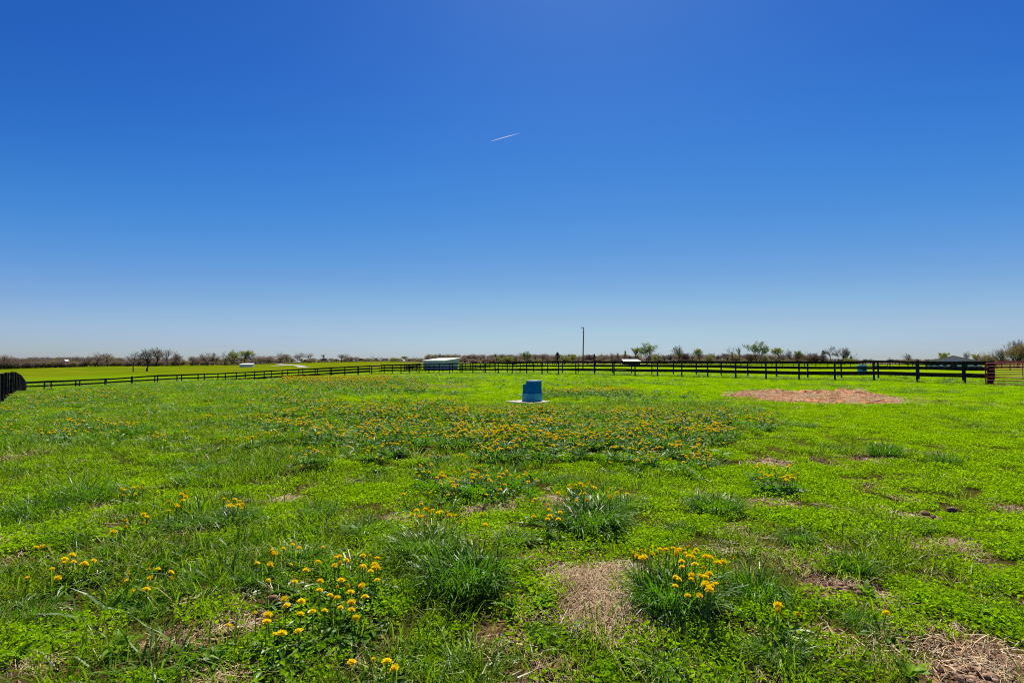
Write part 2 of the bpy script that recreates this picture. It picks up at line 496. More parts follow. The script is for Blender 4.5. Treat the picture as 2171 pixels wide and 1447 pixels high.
def lush(X, Y):
    """0 = low bright weeds / short sward, 1 = longer dark grass"""
    x, y = np.ravel(X), np.ravel(Y)
    s = np.zeros(len(x))
    for kx, ky, ph in _gk:
        s += np.sin(kx * x + ky * y + ph)
    s /= 3.4
    yy = np.maximum(y, 1.2)
    px, py = to_px(x, yy)
    left = sstep(1000, 420, px) * 0.70
    left *= 0.45 + 0.55 * sstep(1270, 1060, py)
    band = sstep(845, 868, py) * sstep(1010, 930, py) * sstep(380, 620, px) * sstep(1760, 1500, px) * 0.70
    mid = sstep(940, 1000, py) * sstep(1150, 1060, py) * sstep(1500, 1100, px) * 0.42
    near = sstep(1050, 1200, py) * (0.16 + 0.12 * sstep(1300, 800, px))
    cen = sstep(845, 800, py) * sstep(1500, 1100, px) * 0.4
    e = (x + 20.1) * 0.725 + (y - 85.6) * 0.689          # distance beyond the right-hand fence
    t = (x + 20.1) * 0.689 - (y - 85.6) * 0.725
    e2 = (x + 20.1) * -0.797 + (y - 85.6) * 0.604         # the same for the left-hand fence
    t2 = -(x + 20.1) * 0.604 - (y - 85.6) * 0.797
    lane = np.maximum(sstep(-0.5, -0.1, e) * sstep(4.4, 3.6, e) * (t > 0) * (t < 75), sstep(-0.6, -0.1, e2) * sstep(4.6, 3.8, e2) * (t2 > 0) * (t2 < 48))  # dark lane grass, its edge before each fence painting in the boards' shadow
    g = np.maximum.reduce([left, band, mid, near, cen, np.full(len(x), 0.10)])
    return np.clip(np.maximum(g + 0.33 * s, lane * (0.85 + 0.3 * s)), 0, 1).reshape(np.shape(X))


def grid_axis(lo, hi, n, c=3.0):
    t = np.linspace(math.asinh(lo / c), math.asinh(hi / c), n)
    return c * np.sinh(t)


gxs = grid_axis(-4000, 4000, 401)
gys = grid_axis(-60, 4500, 471)
GX, GY = np.meshgrid(gxs, gys)
GZ = hz(GX, GY)
nx, ny = len(gxs), len(gys)
gv = np.c_[GX.ravel(), GY.ravel(), GZ.ravel()]
ii = (np.arange(ny - 1)[:, None] * nx + np.arange(nx - 1)[None]).ravel()
gf = np.c_[ii, ii + 1, ii + 1 + nx, ii + nx]
gme = bpy.data.meshes.new('ground')
gme.vertices.add(len(gv)); gme.vertices.foreach_set('co', gv.astype(np.float32).ravel())
gme.loops.add(gf.size); gme.loops.foreach_set('vertex_index', gf.astype(np.int32).ravel())
gme.polygons.add(len(gf)); gme.polygons.foreach_set('loop_start', np.arange(0, gf.size, 4, dtype=np.int32))
gme.update(calc_edges=True)
gme.polygons.foreach_set('use_smooth', np.ones(len(gf), bool))
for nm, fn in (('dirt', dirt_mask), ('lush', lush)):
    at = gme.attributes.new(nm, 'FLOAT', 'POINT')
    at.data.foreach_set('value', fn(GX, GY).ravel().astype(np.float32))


def ground_material():
    m, n, l = nt('meadow')
    out = n.new('ShaderNodeOutputMaterial')
    b = n.new('ShaderNodeBsdfPrincipled')
    b.inputs['Roughness'].default_value = 0.9
    b.inputs['Specular IOR Level'].default_value = 0.0
    geo = n.new('ShaderNodeNewGeometry')

    def noise(scale, detail=4, vec=None):
        t = n.new('ShaderNodeTexNoise')
        t.inputs['Scale'].default_value = scale
        t.inputs['Detail'].default_value = detail
        l.new(vec or geo.outputs['Position'], t.inputs['Vector'])
        return t.outputs['Fac']

    def attr(nm):
        a = n.new('ShaderNodeAttribute'); a.attribute_name = nm
        return a.outputs['Fac']

    def mix(fac, a, bb):
        x = n.new('ShaderNodeMix'); x.data_type = 'RGBA'
        if isinstance(fac, float): x.inputs['Factor'].default_value = fac
        else: l.new(fac, x.inputs['Factor'])
        for s, v in (('A', a), ('B', bb)):
            if isinstance(v, tuple): x.inputs[s].default_value = (*v, 1)
            else: l.new(v, x.inputs[s])
        return x.outputs['Result']

    def rng(f, a, bb, c=0.0, d=1.0):
        r = n.new('ShaderNodeMapRange')
        l.new(f, r.inputs[0])
        for i, v in enumerate((a, bb, c, d)): r.inputs[i + 1].default_value = v
        return r.outputs[0]
    fine = noise(9.0, 6)
    mid = noise(0.9, 5)
    big = noise(0.06, 4)
    bright = mix(rng(fine, 0.3, 0.7), (0.110, 0.190, 0.001), (0.200, 0.310, 0.001))
    dark = mix(rng(fine, 0.3, 0.7), (0.050, 0.105, 0.002), (0.110, 0.195, 0.003))
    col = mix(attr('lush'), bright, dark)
    col = mix(rng(mid, 0.50, 0.72, 0, 0.45), col, (0.13, 0.20, 0.006))
    col = mix(rng(big, 0.52, 0.70, 0, 0.50), col, (0.165, 0.200, 0.010))
    soil = mix(rng(noise(22.0, 8), 0.38, 0.62), (0.060, 0.029, 0.016), (0.26, 0.150, 0.080))
    # near the camera the sheet is the soil and thatch under the plants
    sep = n.new('ShaderNodeSeparateXYZ'); l.new(geo.outputs['Position'], sep.inputs[0])
    ln = n.new('ShaderNodeVectorMath'); ln.operation = 'LENGTH'; l.new(geo.outputs['Position'], ln.inputs[0])
    under = mix(rng(noise(26, 8), 0.38, 0.64), (0.034, 0.024, 0.012), (0.060, 0.066, 0.006))
    col = mix(rng(ln.outputs['Value'], 9.0, 26.0), under, col)
    # the hill pasture on the left is olive, far strips are tan
    farf = rng(sep.outputs['Y'], 95.0, 160.0)
    lf = rng(sep.outputs['X'], -10.0, -40.0)
    mm = n.new('ShaderNodeMath'); mm.operation = 'MULTIPLY'; l.new(farf, mm.inputs[0]); l.new(lf, mm.inputs[1])
    olive = mix(rng(noise(0.035, 8), 0.38, 0.62), (0.066, 0.118, 0.001), (0.140, 0.145, 0.004))
    st = n.new('ShaderNodeMapping'); st.inputs['Scale'].default_value = (0.02, 0.12, 1); l.new(geo.outputs['Position'], st.inputs['Vector'])
    olive = mix(rng(noise(1.0, 8, st.outputs[0]), 0.50, 0.66, 0, 0.7), olive, (0.050, 0.098, 0.002))
    olive = mix(rng(noise(0.45, 8), 0.55, 0.75, 0, 0.6), olive, (0.17, 0.155, 0.02))
    col = mix(mm.outputs[0], col, olive)
    # tan stubble far in the middle
    t1 = rng(sep.outputs['Y'], 330.0, 345.0)
    t2 = rng(sep.outputs['X'], -75.0, -55.0)
    m2 = n.new('ShaderNodeMath'); m2.operation = 'MULTIPLY'; l.new(t1, m2.inputs[0]); l.new(t2, m2.inputs[1])
    col = mix(m2.outputs[0], col, (0.30, 0.22, 0.14))
    col = mix(attr('dirt'), col, soil)
    l.new(col, b.inputs['Base Color'])
    bp = n.new('ShaderNodeBump'); bp.inputs['Strength'].default_value = 1.0; bp.inputs['Distance'].default_value = 0.05
    l.new(noise(14.0, 10), bp.inputs['Height'])
    l.new(bp.outputs[0], b.inputs['Normal'])
    l.new(b.outputs[0], out.inputs['Surface'])
    return m


gme.materials.append(ground_material())
ground = mesh_obj('ground', gme)
tag(ground, 'rolling green pasture under the grass and weeds', 'ground', kind='structure')


def ribbon(name, pts, width, mat, lift=0.05, label=None, cat=None):
    """strip of road laid on the ground along world points"""
    P = []
    for a, b in zip(pts[:-1], pts[1:]):
        k = max(2, int(math.dist(a, b) / 4))
        for i in range(k):
            t = i / k
            P.append((a[0] + (b[0] - a[0]) * t, a[1] + (b[1] - a[1]) * t))
    P.append(pts[-1])
    v, f = [], []
    for i, p in enumerate(P):
        a, b = P[max(i - 1, 0)], P[min(i + 1, len(P) - 1)]
        dx, dy = b[0] - a[0], b[1] - a[1]
        L = math.hypot(dx, dy) or 1
        w = width * (1 + 0.12 * math.sin(i * 1.7)) / 2
        for s in (-1, 0, 1):
            x, y = p[0] - dy / L * w * s, p[1] + dx / L * w * s
            v.append((x, y, h1(x, y) + lift))
        if i:
            n = len(v) - 6
            f += [(n, n + 1, n + 4, n + 3), (n + 1, n + 2, n + 5, n + 4)]
    o = mesh_obj(name, np_mesh(name, v, f, [mat], True))
    return tag(o, label, cat, kind='structure')


ribbon('gravel_track', [(gx(646, 225), 225), (gx(643, 250), 250), (gx(637, 285), 285), (gx(628, 330), 330), (gx(612, 385), 385), (gx(590, 440), 440)], 4.2, M['gravel'], 0.12,
       'pale gravel farm track climbing away over the left pasture', 'track')
ribbon('earth_path', [(gx(545, 350), 350), (gx(575, 352), 352), (gx(592, 375), 375), (gx(604, 400), 400)], 11.0, M['tan_earth'], 0.10,
       'bare tan earth strip beside the small white shed', 'path')

# ------------------------------------------------------------------ scattering (uncountable plants only)
def scatter(name, pts, rot, scl, idx, protos, label, cat, parent=None):
    coll = bpy.data.collections.new(name + '_kinds')
    for i, me in enumerate(protos):
        coll.objects.link(bpy.data.objects.new('%s_kind_%02d' % (name, i), me))
    me = bpy.data.meshes.new(name)
    n = len(pts)
    me.vertices.add(n)
    me.vertices.foreach_set('co', np.asarray(pts, np.float32).ravel())
    for nm, tp, key, arr in (('turn', 'FLOAT_VECTOR', 'vector', np.asarray(rot, np.float32)), ('size', 'FLOAT_VECTOR', 'vector', np.asarray(scl, np.float32)), ('pick', 'INT', 'value', np.asarray(idx, np.int32))):
        a = me.attributes.new(nm, tp, 'POINT')
        a.data.foreach_set(key, arr.ravel())
    me.update()
    o = mesh_obj(name, me, parent)
    tag(o, label, cat, kind='stuff')
    ng = bpy.data.node_groups.new(name, 'GeometryNodeTree')
    ng.interface.new_socket('Geometry', in_out='INPUT', socket_type='NodeSocketGeometry')
    ng.interface.new_socket('Geometry', in_out='OUTPUT', socket_type='NodeSocketGeometry')
    N, L = ng.nodes, ng.links
    gi, go = N.new('NodeGroupInput'), N.new('NodeGroupOutput')
    ci = N.new('GeometryNodeCollectionInfo')
    ci.inputs['Collection'].default_value = coll
    ci.inputs['Separate Children'].default_value = True
    ci.inputs['Reset Children'].default_value = True
    ip = N.new('GeometryNodeInstanceOnPoints')
    ip.inputs['Pick Instance'].default_value = True

    def named(nm, t):
        a = N.new('GeometryNodeInputNamedAttribute')
        a.data_type = t
        a.inputs['Name'].default_value = nm
        return a.outputs['Attribute']
    L.new(gi.outputs[0], ip.inputs['Points'])
    L.new(ci.outputs[0], ip.inputs['Instance'])
    L.new(named('pick', 'INT'), ip.inputs['Instance Index'])
    er = N.new('FunctionNodeEulerToRotation')
    L.new(named('turn', 'FLOAT_VECTOR'), er.inputs[0])
    L.new(er.outputs[0], ip.inputs['Rotation'])
    L.new(named('size', 'FLOAT_VECTOR'), ip.inputs['Scale'])
    L.new(ip.outputs[0], go.inputs[0])
    md = o.modifiers.new('scatter', 'NODES')
    md.node_group = ng
    return o


def blades_mesh(name, n, spread, h0, h1_, w, lean, seed, mat, droop=0.5, segs=3):
    """a bunch of curved tapering grass blades"""
    r = np.random.default_rng(seed)
    v, f = [], []
    for _ in range(n):
        a = r.uniform(0, 6.283); rad = spread * math.sqrt(r.uniform(0, 1))
        bx, by = rad * math.cos(a), rad * math.sin(a)
        L = r.uniform(h0, h1_)
        az = a + r.normal(0, 0.9) if rad > spread * 0.25 else r.uniform(0, 6.283)
        ln = abs(r.normal(lean, lean * 0.6)) + 0.05
        dr = droop * r.uniform(0.4, 1.5)
        ww = w * r.uniform(0.7, 1.3)
        fa = az + 1.5708 + r.normal(0, 0.6)
        sx, sy = math.cos(fa) * ww / 2, math.sin(fa) * ww / 2
        th = ln
        x, y, z = bx, by, -0.01
        n0 = len(v)
        for k in range(segs + 1):
            t = k / segs
            wd = (1.0 - 0.25 * t) if k < segs else 0.0
            if k < segs:
                v += [(x - sx * wd, y - sy * wd, z), (x + sx * wd, y + sy * wd, z)]
            else:
                v.append((x, y, z))
            x += math.cos(az) * math.sin(th) * L / segs
            y += math.sin(az) * math.sin(th) * L / segs
            z += math.cos(th) * L / segs
            th = min(th + dr * (0.5 + t), 2.3)
        for k in range(segs - 1):
            q = n0 + 2 * k
            f.append((q, q + 1, q + 3, q + 2))
        q = n0 + 2 * (segs - 1)
        f.append((q, q + 1, q + 2))
    return np_mesh(name, v, f, [mat])


def weed_mesh(name, n, spread, height, ls, seed, mat):
    """low mat of small folded leaves"""
    r = np.random.default_rng(seed)
    v, f = [], []
    for _ in range(n):
        a = r.uniform(0, 6.283); rad = spread * math.sqrt(r.uniform(0, 1))
        hgt = height * (1 - 0.5 * (rad / spread) ** 2)
        c = np.array([rad * math.cos(a), rad * math.sin(a), hgt * r.uniform(0.05, 1.0)])
        az = r.uniform(0, 6.283)
        el = r.normal(0.35, 0.50)
        s = ls * r.uniform(0.6, 1.35)
        d = np.array([math.cos(az) * math.cos(el), math.sin(az) * math.cos(el), math.sin(el)]) * s
        roll = r.normal(0, 0.5)
        sd_ = np.array([-math.sin(az) * math.cos(roll), math.cos(az) * math.cos(roll), math.sin(roll)]) * s * r.uniform(0.22, 0.34)
        up = np.array([0, 0, 0.10 * s])
        n0 = len(v)
        v += [tuple(c - d * .5), tuple(c + sd_ + up), tuple(c + d * .5), tuple(c - sd_ + up)]
        f += [(n0, n0 + 1, n0 + 2), (n0, n0 + 2, n0 + 3)]
    return np_mesh(name, v, f, [mat])


def straw_mesh(name, n, spread, lmin, lmax, w, seed, mat):
    """dry stalks lying over one another"""
    r = np.random.default_rng(seed)
    v, f = [], []
    base = r.uniform(0, 6.283)
    for _ in range(n):
        a = r.uniform(0, 6.283); rad = spread * math.sqrt(r.uniform(0, 1))
        x, y = rad * math.cos(a), rad * math.sin(a)
        az = base + r.normal(0, 0.9)
        L = r.uniform(lmin, lmax)
        z0, z1, z2 = r.uniform(0, .012), r.uniform(.006, .035), r.uniform(0, .02)
        b = r.normal(0, 0.25)
        pts = [(x, y, z0), (x + math.cos(az) * L / 2, y + math.sin(az) * L / 2, z1), (x + math.cos(az) * L / 2 + math.cos(az + b) * L / 2, y + math.sin(az) * L / 2 + math.sin(az + b) * L / 2, z2)]
        sx, sy = -math.sin(az) * w / 2, math.cos(az) * w / 2
        n0 = len(v)
        for p in pts:
            v += [(p[0] - sx, p[1] - sy, p[2]), (p[0] + sx, p[1] + sy, p[2] + w * 0.4)]
        f += [(n0, n0 + 1, n0 + 3, n0 + 2), (n0 + 2, n0 + 3, n0 + 5, n0 + 4)]
    return np_mesh(name, v, f, [mat])


GRASS = [blades_mesh('grass_bunch', 46, 0.13, 0.07, 0.17, 0.0055, 0.45, 20 + i, M['grass'], 0.45) for i in range(6)]
GRASS_LONG = [blades_mesh('long_grass_bunch', 46, 0.14, 0.12, 0.24, 0.0065, 0.55, 40 + i, M['grass'], 0.6) for i in range(4)]
SWARD = [blades_mesh('sward_bunch', 60, 0.18, 0.03, 0.075, 0.006, 0.5, 60 + i, M['weed'], 0.4, 2) for i in range(4)]
WEED = [weed_mesh('weed_mat', 250, 0.17, 0.075, 0.025, 80 + i, M['weed']) for i in range(6)]
STRAW = [straw_mesh('straw_wisp', 44, 0.13, 0.04, 0.13, 0.0024, 100 + i, M['straw']) for i in range(4)]
CLUMP = [blades_mesh('clump_bunch', 120, 0.17, 0.10, 0.30, 0.009, 0.55, 300 + i, M['tuft'], 0.7, 3) for i in range(4)]
VEG = GRASS + GRASS_LONG + SWARD + WEED + STRAW + CLUMP
I_GRASS, I_LONG, I_SWARD, I_WEED, I_STRAW, I_CLUMP = 0, 6, 10, 14, 20, 24

hay_poly_px = [(1523, 838), (1556, 833), (1600, 830.5), (1650, 829.5), (1705, 831.5), (1760, 831), (1800, 828.5), (1832, 831), (1862, 838), (1925, 852), (1930, 855), (1875, 857.5), (1800, 857), (1740, 856), (1660, 853), (1615, 848), (1575, 844), (1540, 842)]
HAY = np.array([gp(px, py) for px, py in hay_poly_px])


def in_poly(x, y, P):
    c = np.zeros(len(x), bool)
    j = len(P) - 1
    for i in range(len(P)):
        xi, yi, xj, yj = P[i, 0], P[i, 1], P[j, 0], P[j, 1]
        t = ((yi > y) != (yj > y)) & (x < (xj - xi) * (y - yi) / (yj - yi + 1e-12) + xi)
        c ^= t
        j = i
    return c


PILES = [(gp(px, py), w) for px, py, w in ((1957, 1100, 50), (1899, 1096, 26), (2007, 1081, 22), (1721, 1074, 22), (1792, 1246, 64), (2045, 1425, 80), (590, 1268, 30))]
WATERER = gp(1129, 853)
PAD = (gx(1122, 19.15), 19.15)


def sample(d0, d1, dens, half=1.12, n_mul=1.0):
    area = half * (d1 * d1 - d0 * d0)
    n = int(area * dens * n_mul)
    d = np.sqrt(RNG.uniform(d0 * d0, d1 * d1, n))
    return d * RNG.uniform(-half, half, n), d


def plants():
    P, Rr, S, I = [], [], [], []

    def put(x, y, idx, sxy, sz):
        n = len(x)
        P.append(np.c_[x, y, hz(x, y)])
        Rr.append(np.c_[RNG.normal(0, 0.08, n), RNG.normal(0, 0.08, n), RNG.uniform(0, 6.283, n)])
        S.append(np.c_[sxy, sxy, sz])
        I.append(idx)
    #          d0   d1  dens  scale  zscale
    rings = [(0.7, 4.5, 46, 0.95, 0.90), (4.5, 8, 34, 1.0, 1.0), (8, 14, 27, 1.1, 0.92), (14, 26, 15, 1.35, 0.90), (26, 46, 6.2, 1.9, 0.95), (46, 92, 1.5, 3.2, 1.0)]
    for d0, d1, dens, sc, zs in rings:
        x, y = sample(d0, d1, dens)
        n = len(x)
        dm = dirt_mask(x, y)
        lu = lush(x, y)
        keep = RNG.uniform(0, 1, n) > dm * 0.95
        keep &= ~in_poly(x, y, HAY) | (RNG.uniform(0, 1, n) < 0.05)
        pad = (np.abs((x - PAD[0]) * .707 + (y - PAD[1]) * .707) < .64) & (np.abs((x - PAD[0]) * -.707 + (y - PAD[1]) * .707) < .64)
        keep &= ~pad
        for (qx, qy), w in PILES:            # droppings and clods smother the weeds
            keep &= np.hypot(x - qx, (y - qy) * 0.85) > w * qy / F / 2 + 0.14
        # outside the paddock fence only the sheet shows
        keep &= ((x + 20.1) * 0.725 + (y - 85.6) * 0.689 < 22)
        x, y, lu = x[keep], y[keep], lu[keep]
        n = len(x)
        r = RNG.uniform(0, 1, n)
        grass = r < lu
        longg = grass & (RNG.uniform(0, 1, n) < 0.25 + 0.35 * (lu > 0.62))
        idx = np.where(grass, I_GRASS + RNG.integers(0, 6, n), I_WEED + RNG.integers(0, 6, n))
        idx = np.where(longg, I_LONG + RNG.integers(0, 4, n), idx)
        if d0 >= 8:
            sw = (~grass) & (RNG.uniform(0, 1, n) < 0.45)
            idx = np.where(sw, I_SWARD + RNG.integers(0, 4, n), idx)
        else:
            sw = (~grass) & (RNG.uniform(0, 1, n) < 0.06)
            idx = np.where(sw, I_SWARD + RNG.integers(0, 4, n), idx)
        k = RNG.uniform(0.7, 1.3, n)
        put(x, y, idx, sc * k, zs * k * np.where(grass, 1.0, 0.95))
    # long unmown grass at the fence feet, added to darken the boards' shadow line
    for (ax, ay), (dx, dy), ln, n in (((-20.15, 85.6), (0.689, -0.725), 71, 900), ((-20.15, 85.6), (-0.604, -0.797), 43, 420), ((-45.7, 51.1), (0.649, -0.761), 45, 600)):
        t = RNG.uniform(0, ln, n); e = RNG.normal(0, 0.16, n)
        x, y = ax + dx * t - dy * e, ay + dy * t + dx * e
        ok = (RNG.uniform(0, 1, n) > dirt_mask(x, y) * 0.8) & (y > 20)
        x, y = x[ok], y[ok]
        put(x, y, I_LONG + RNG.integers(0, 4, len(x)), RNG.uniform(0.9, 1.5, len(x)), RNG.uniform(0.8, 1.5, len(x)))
    # darker clumps blended through the longer grass
    for d0, d1, dens in ((1.6, 7, 3.6), (7, 16, 2.6), (16, 34, 1.1), (34, 60, 0.3)):
        x, y = sample(d0, d1, dens)
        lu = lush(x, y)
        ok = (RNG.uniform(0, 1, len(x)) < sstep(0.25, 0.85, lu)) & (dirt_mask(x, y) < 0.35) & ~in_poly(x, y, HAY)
        x, y = x[ok], y[ok]
        k = RNG.uniform(0.45, 1.0, len(x)) * (1 + np.hypot(x, y) / 60)
        put(x, y, I_CLUMP + RNG.integers(0, 4, len(x)), k * RNG.uniform(0.9, 1.5, len(x)), k ** 0.5 * RNG.uniform(0.55, 1.05, len(x)))
    # dry stalks where the ground is worn
    for d0, d1, dens in ((1.5, 6, 75), (6, 14, 20), (14, 26, 3)):
        x, y = sample(d0, d1, dens)
        dm = dirt_mask(x, y)
        keep = (RNG.uniform(0, 1, len(x)) < dm * 0.85 + 0.03)
        x, y = x[keep], y[keep]
        n = len(x)
        put(x, y, I_STRAW + RNG.integers(0, 4, n), RNG.uniform(0.7, 1.3, n) * (1 if d0 < 6 else 1.5), RNG.uniform(0.7, 1.3, n))
    return np.concatenate(P), np.concatenate(Rr), np.concatenate(S), np.concatenate(I)


p_, r_, s_, i_ = plants()
for nm, sel, lab, cat in (('grass', (i_ < I_SWARD) | (i_ >= I_CLUMP), 'green meadow grass growing all over the paddock', 'grass'),
                          ('ground_weeds', (i_ >= I_SWARD) & (i_ < I_STRAW), 'bright yellow-green mat of low weeds and short sward', 'weeds'),
                          ('dry_straw', (i_ >= I_STRAW) & (i_ < I_CLUMP), 'dry tan stalks lying on the worn spots', 'straw')):
    scatter(nm, p_[sel], r_[sel], s_[sel], i_[sel], VEG, lab, cat)

def crumb_mesh(seed):
    r = random.Random(seed)
    mb = MB()
    for _ in range(26):
        a = r.uniform(0, 6.283); q = 0.13 * math.sqrt(r.random())
        c = Vector((q * math.cos(a), q * math.sin(a), 0.003)); k = r.uniform(.004, .013)
        n0 = len(mb.v)
        for d in ((1, 0, 0), (0, 1, 0), (-1, 0, 0), (0, -1, 0), (0, 0, 1), (0, 0, -1)):
            mb.v.append(tuple(c + Vector(d) * k * r.uniform(.6, 1.3)))
        mb.f += [tuple(n0 + i for i in q_) for q_ in ((0, 1, 4), (1, 2, 4), (2, 3, 4), (3, 0, 4), (1, 0, 5), (2, 1, 5), (3, 2, 5), (0, 3, 5))]
    return mb.mesh('crumbs', M['soil'])


cx_, cy_ = sample(1.5, 11, 85)
ok = RNG.uniform(0, 1, len(cx_)) < dirt_mask(cx_, cy_) * 0.9
cx_, cy_ = cx_[ok], cy_[ok]
n = len(cx_)
scatter('soil_crumbs', np.c_[cx_, cy_, hz(cx_, cy_)], np.c_[np.zeros((n, 2)), RNG.uniform(0, 6.283, n)], RNG.uniform(0.8, 1.5, (n, 1)).repeat(3, 1), RNG.integers(0, 3, n), [crumb_mesh(i) for i in range(3)],
        'reddish brown crumbs of soil on the bare worn spots', 'soil')

# main heap of flattened straw in front of the flowering tuft
hx, hy = [], []
for px, py, rx, ry, n in ((1275, 1225, 50, 24, 50), (1290, 1305, 72, 30, 90), (1265, 1265, 40, 26, 40), (1215, 1235, 36, 22, 26),):
    cx, cy = gp(px, py)
    t = RNG.uniform(0, 6.283, n); q = np.sqrt(RNG.uniform(0, 1, n))
    hx.append(cx + rx * cy / F * q * np.cos(t)); hy.append(cy + (EYE * F / (py - ry - HOR) - EYE * F / (py + ry - HOR)) / 2 * q * np.sin(t))
hx, hy = np.concatenate(hx), np.concatenate(hy)
n = len(hx)
scatter('straw_litter', np.c_[hx, hy, hz(hx, hy) + RNG.uniform(0, .02, n)], np.c_[np.zeros((n, 2)), RNG.uniform(0, 6.283, n)], np.c_[RNG.uniform(.8, 1.3, (n, 1)).repeat(2, 1), RNG.uniform(.7, 1.5, n)],
        RNG.integers(0, 4, n), STRAW, 'flattened pale straw lying beside the dandelion tuft', 'straw')


# ------------------------------------------------------------------ fences
def post_mesh(r, h):
    mb = MB()
    poly = [(r * math.cos(t), r * math.sin(t)) for t in [math.pi / 8 + i * math.pi / 4 for i in range(8)]]
    mb.prism(poly, -0.3, h - 0.02)
    n = len(mb.v)
    mb.prism(poly, h - 0.02, h + 0.012, 1.0, 0.85)
    return mb.mesh('post', M['black_paint'])


def board_mesh(hh=0.145, th=0.042):
    mb = MB()
    n = 5
    for i in range(n):      # slightly warped board along +X, length 1
        pass
    v, f = [], []
    for i in range(n + 1):
        t = i / n
        wz = 0.011 * math.sin(t * 6.0 + 0.7)
        wy = 0.004 * math.sin(t * 4.0)
        for y, z in ((-th / 2, -hh / 2), (th / 2, -hh / 2), (th / 2, hh / 2), (-th / 2, hh / 2)):
            v.append((t, y + wy, z + wz))
    for i in range(n):
        for k in range(4):
            a = i * 4 + k; b = i * 4 + (k + 1) % 4
            f.append((a, a + 4, b + 4, b))
    f += [(0, 1, 2, 3), (n * 4 + 3, n * 4 + 2, n * 4 + 1, n * 4)]
    return np_mesh('rail', v, f, [M['black_paint']])


POST, POST_BIG = post_mesh(0.066, 1.42), post_mesh(0.15, 1.46)
POST_FAR = post_mesh(0.075, 1.42)
BOARDS = [board_mesh(), board_mesh(0.14, 0.04), board_mesh(0.15, 0.042)]
BOARD_FAR = board_mesh(0.15, 0.05)
LEVELS = (1.335, 0.93, 0.50)


def fence(pts, label, off=0.09, post=POST, boards=BOARDS, span=2, cat='fence', group='board fences around the paddocks', height=1.0, big_ends=()):
    """posts at the world points, three boards a bay; off > 0 puts the boards on the left of the run"""
    x0, y0 = pts[0]
    root = empty('board_fence', (x0, y0, h1(x0, y0)))
    tag(root, label, cat, group)
    inv = Vector(root.location)
    P = []
    for i, (x, y) in enumerate(pts):
        z = h1(x, y)
        big = i in big_ends
        o = mesh_obj('post', POST_BIG if big else post, root)
        hs = height * random.uniform(0.985, 1.015)
        o.location = Vector((x, y, z)) - inv
        o.scale = (1, 1, hs)
        o.rotation_euler = (random.gauss(0, .012), random.gauss(0, .012), random.uniform(0, 0.7))
        P.append(Vector((x, y, z)))
    for li, lv in enumerate(LEVELS):
        i = 0
        first = 1 + (li % span) if span > 1 else 1
        while i < len(P) - 1:
            j = min(i + (first if i == 0 else span), len(P) - 1)
            a, b = P[i].copy(), P[j].copy()
            d = (b - a); d.z = 0; d.normalize()
            nrm = Vector((-d.y, d.x, 0))
            a += nrm * off + Vector((0, 0, lv * height + random.gauss(0, .008)))
            b += nrm * off + Vector((0, 0, lv * height + random.gauss(0, .008)))
            ax = b - a; L = ax.length
            o = mesh_obj('rail', random.choice(boards) if isinstance(boards, list) else boards, root)
            X = ax.normalized(); Y = Vector((0, 0, 1)).cross(X).normalized(); Z = X.cross(Y)
            mt = Matrix((X, Y, Z)).transposed().to_4x4()
            o.matrix_local = Matrix.Translation(a - inv) @ mt @ Matrix.Diagonal((L - 0.006, 1, 1, 1))
            i = j
    return root


FR = [(-20.15 + 1.6805 * i, 85.61 - 1.769 * i) for i in range(30)]
FR.append((29.35, 33.35))
fence(FR, 'black three-board fence running behind the blue waterer to the red gate', 0.09, big_ends=(30,))
FL = [(-20.15 - 1.473 * i, 85.61 - 1.947 * i) for i in range(0, 18)] + [(-46.0, 51.2)]
fence(FL[0:], 'black three-board fence dropping down the slope to the far left corner', -0.09)
FN = [(-45.7 + 1.583 * i, 51.1 - 1.855 * i) for i in range(0, 19)]
fence(FN, 'black board fence seen almost end-on at the left edge', -0.09, span=2)
BL = [(-23.77 - 1.502 * i, 90.87 - 1.923 * i) for i in range(0, 19)]
fence(BL, 'second black fence just beyond the sloping one on the left, across the lane', 0.09)
BR = [(-22.3, 92.5)] + [(-4.1 + 1.732 * i, 79.2 - 1.92 * i) for i in range(-9, 22)] + [(33.4, 37.7)]
fence(BR, 'second black fence across the grassy lane, behind the one with the red gate', 0.09)


def run(p0, p1, step=2.44):
    n = max(2, int(round(math.dist(p0, p1) / step)))
    return [(p0[0] + (p1[0] - p0[0]) * i / n, p0[1] + (p1[1] - p0[1]) * i / n) for i in range(n + 1)]


def W(px, d):
    return (gx(px, d), d)


fence(run(W(1180, 165), W(1990, 124)) , 'distant black fence crossing the pasture behind the light pole', 0.09, POST_FAR, BOARD_FAR, 4)
fence(run(W(975, 99), W(1180, 163)), 'distant black fence running away to the right of the blue-green shed', 0.09, POST_FAR, BOARD_FAR, 4)
fence(run(W(858, 103), W(893, 133)), 'short distant black fence ending at the corner of the blue-green shed', 0.09, POST_FAR, BOARD_FAR, 4)
fence(run(W(1385, 215), W(1790, 200), 2.7), 'farthest black fence, a thin line in front of the tall trees', 0.09, POST_FAR, BOARD_FAR, 4)
fence(run(W(1850, 96), W(2190, 80)), 'distant black fence in front of the grey gabled barn', 0.09, POST_FAR, BOARD_FAR, 2)


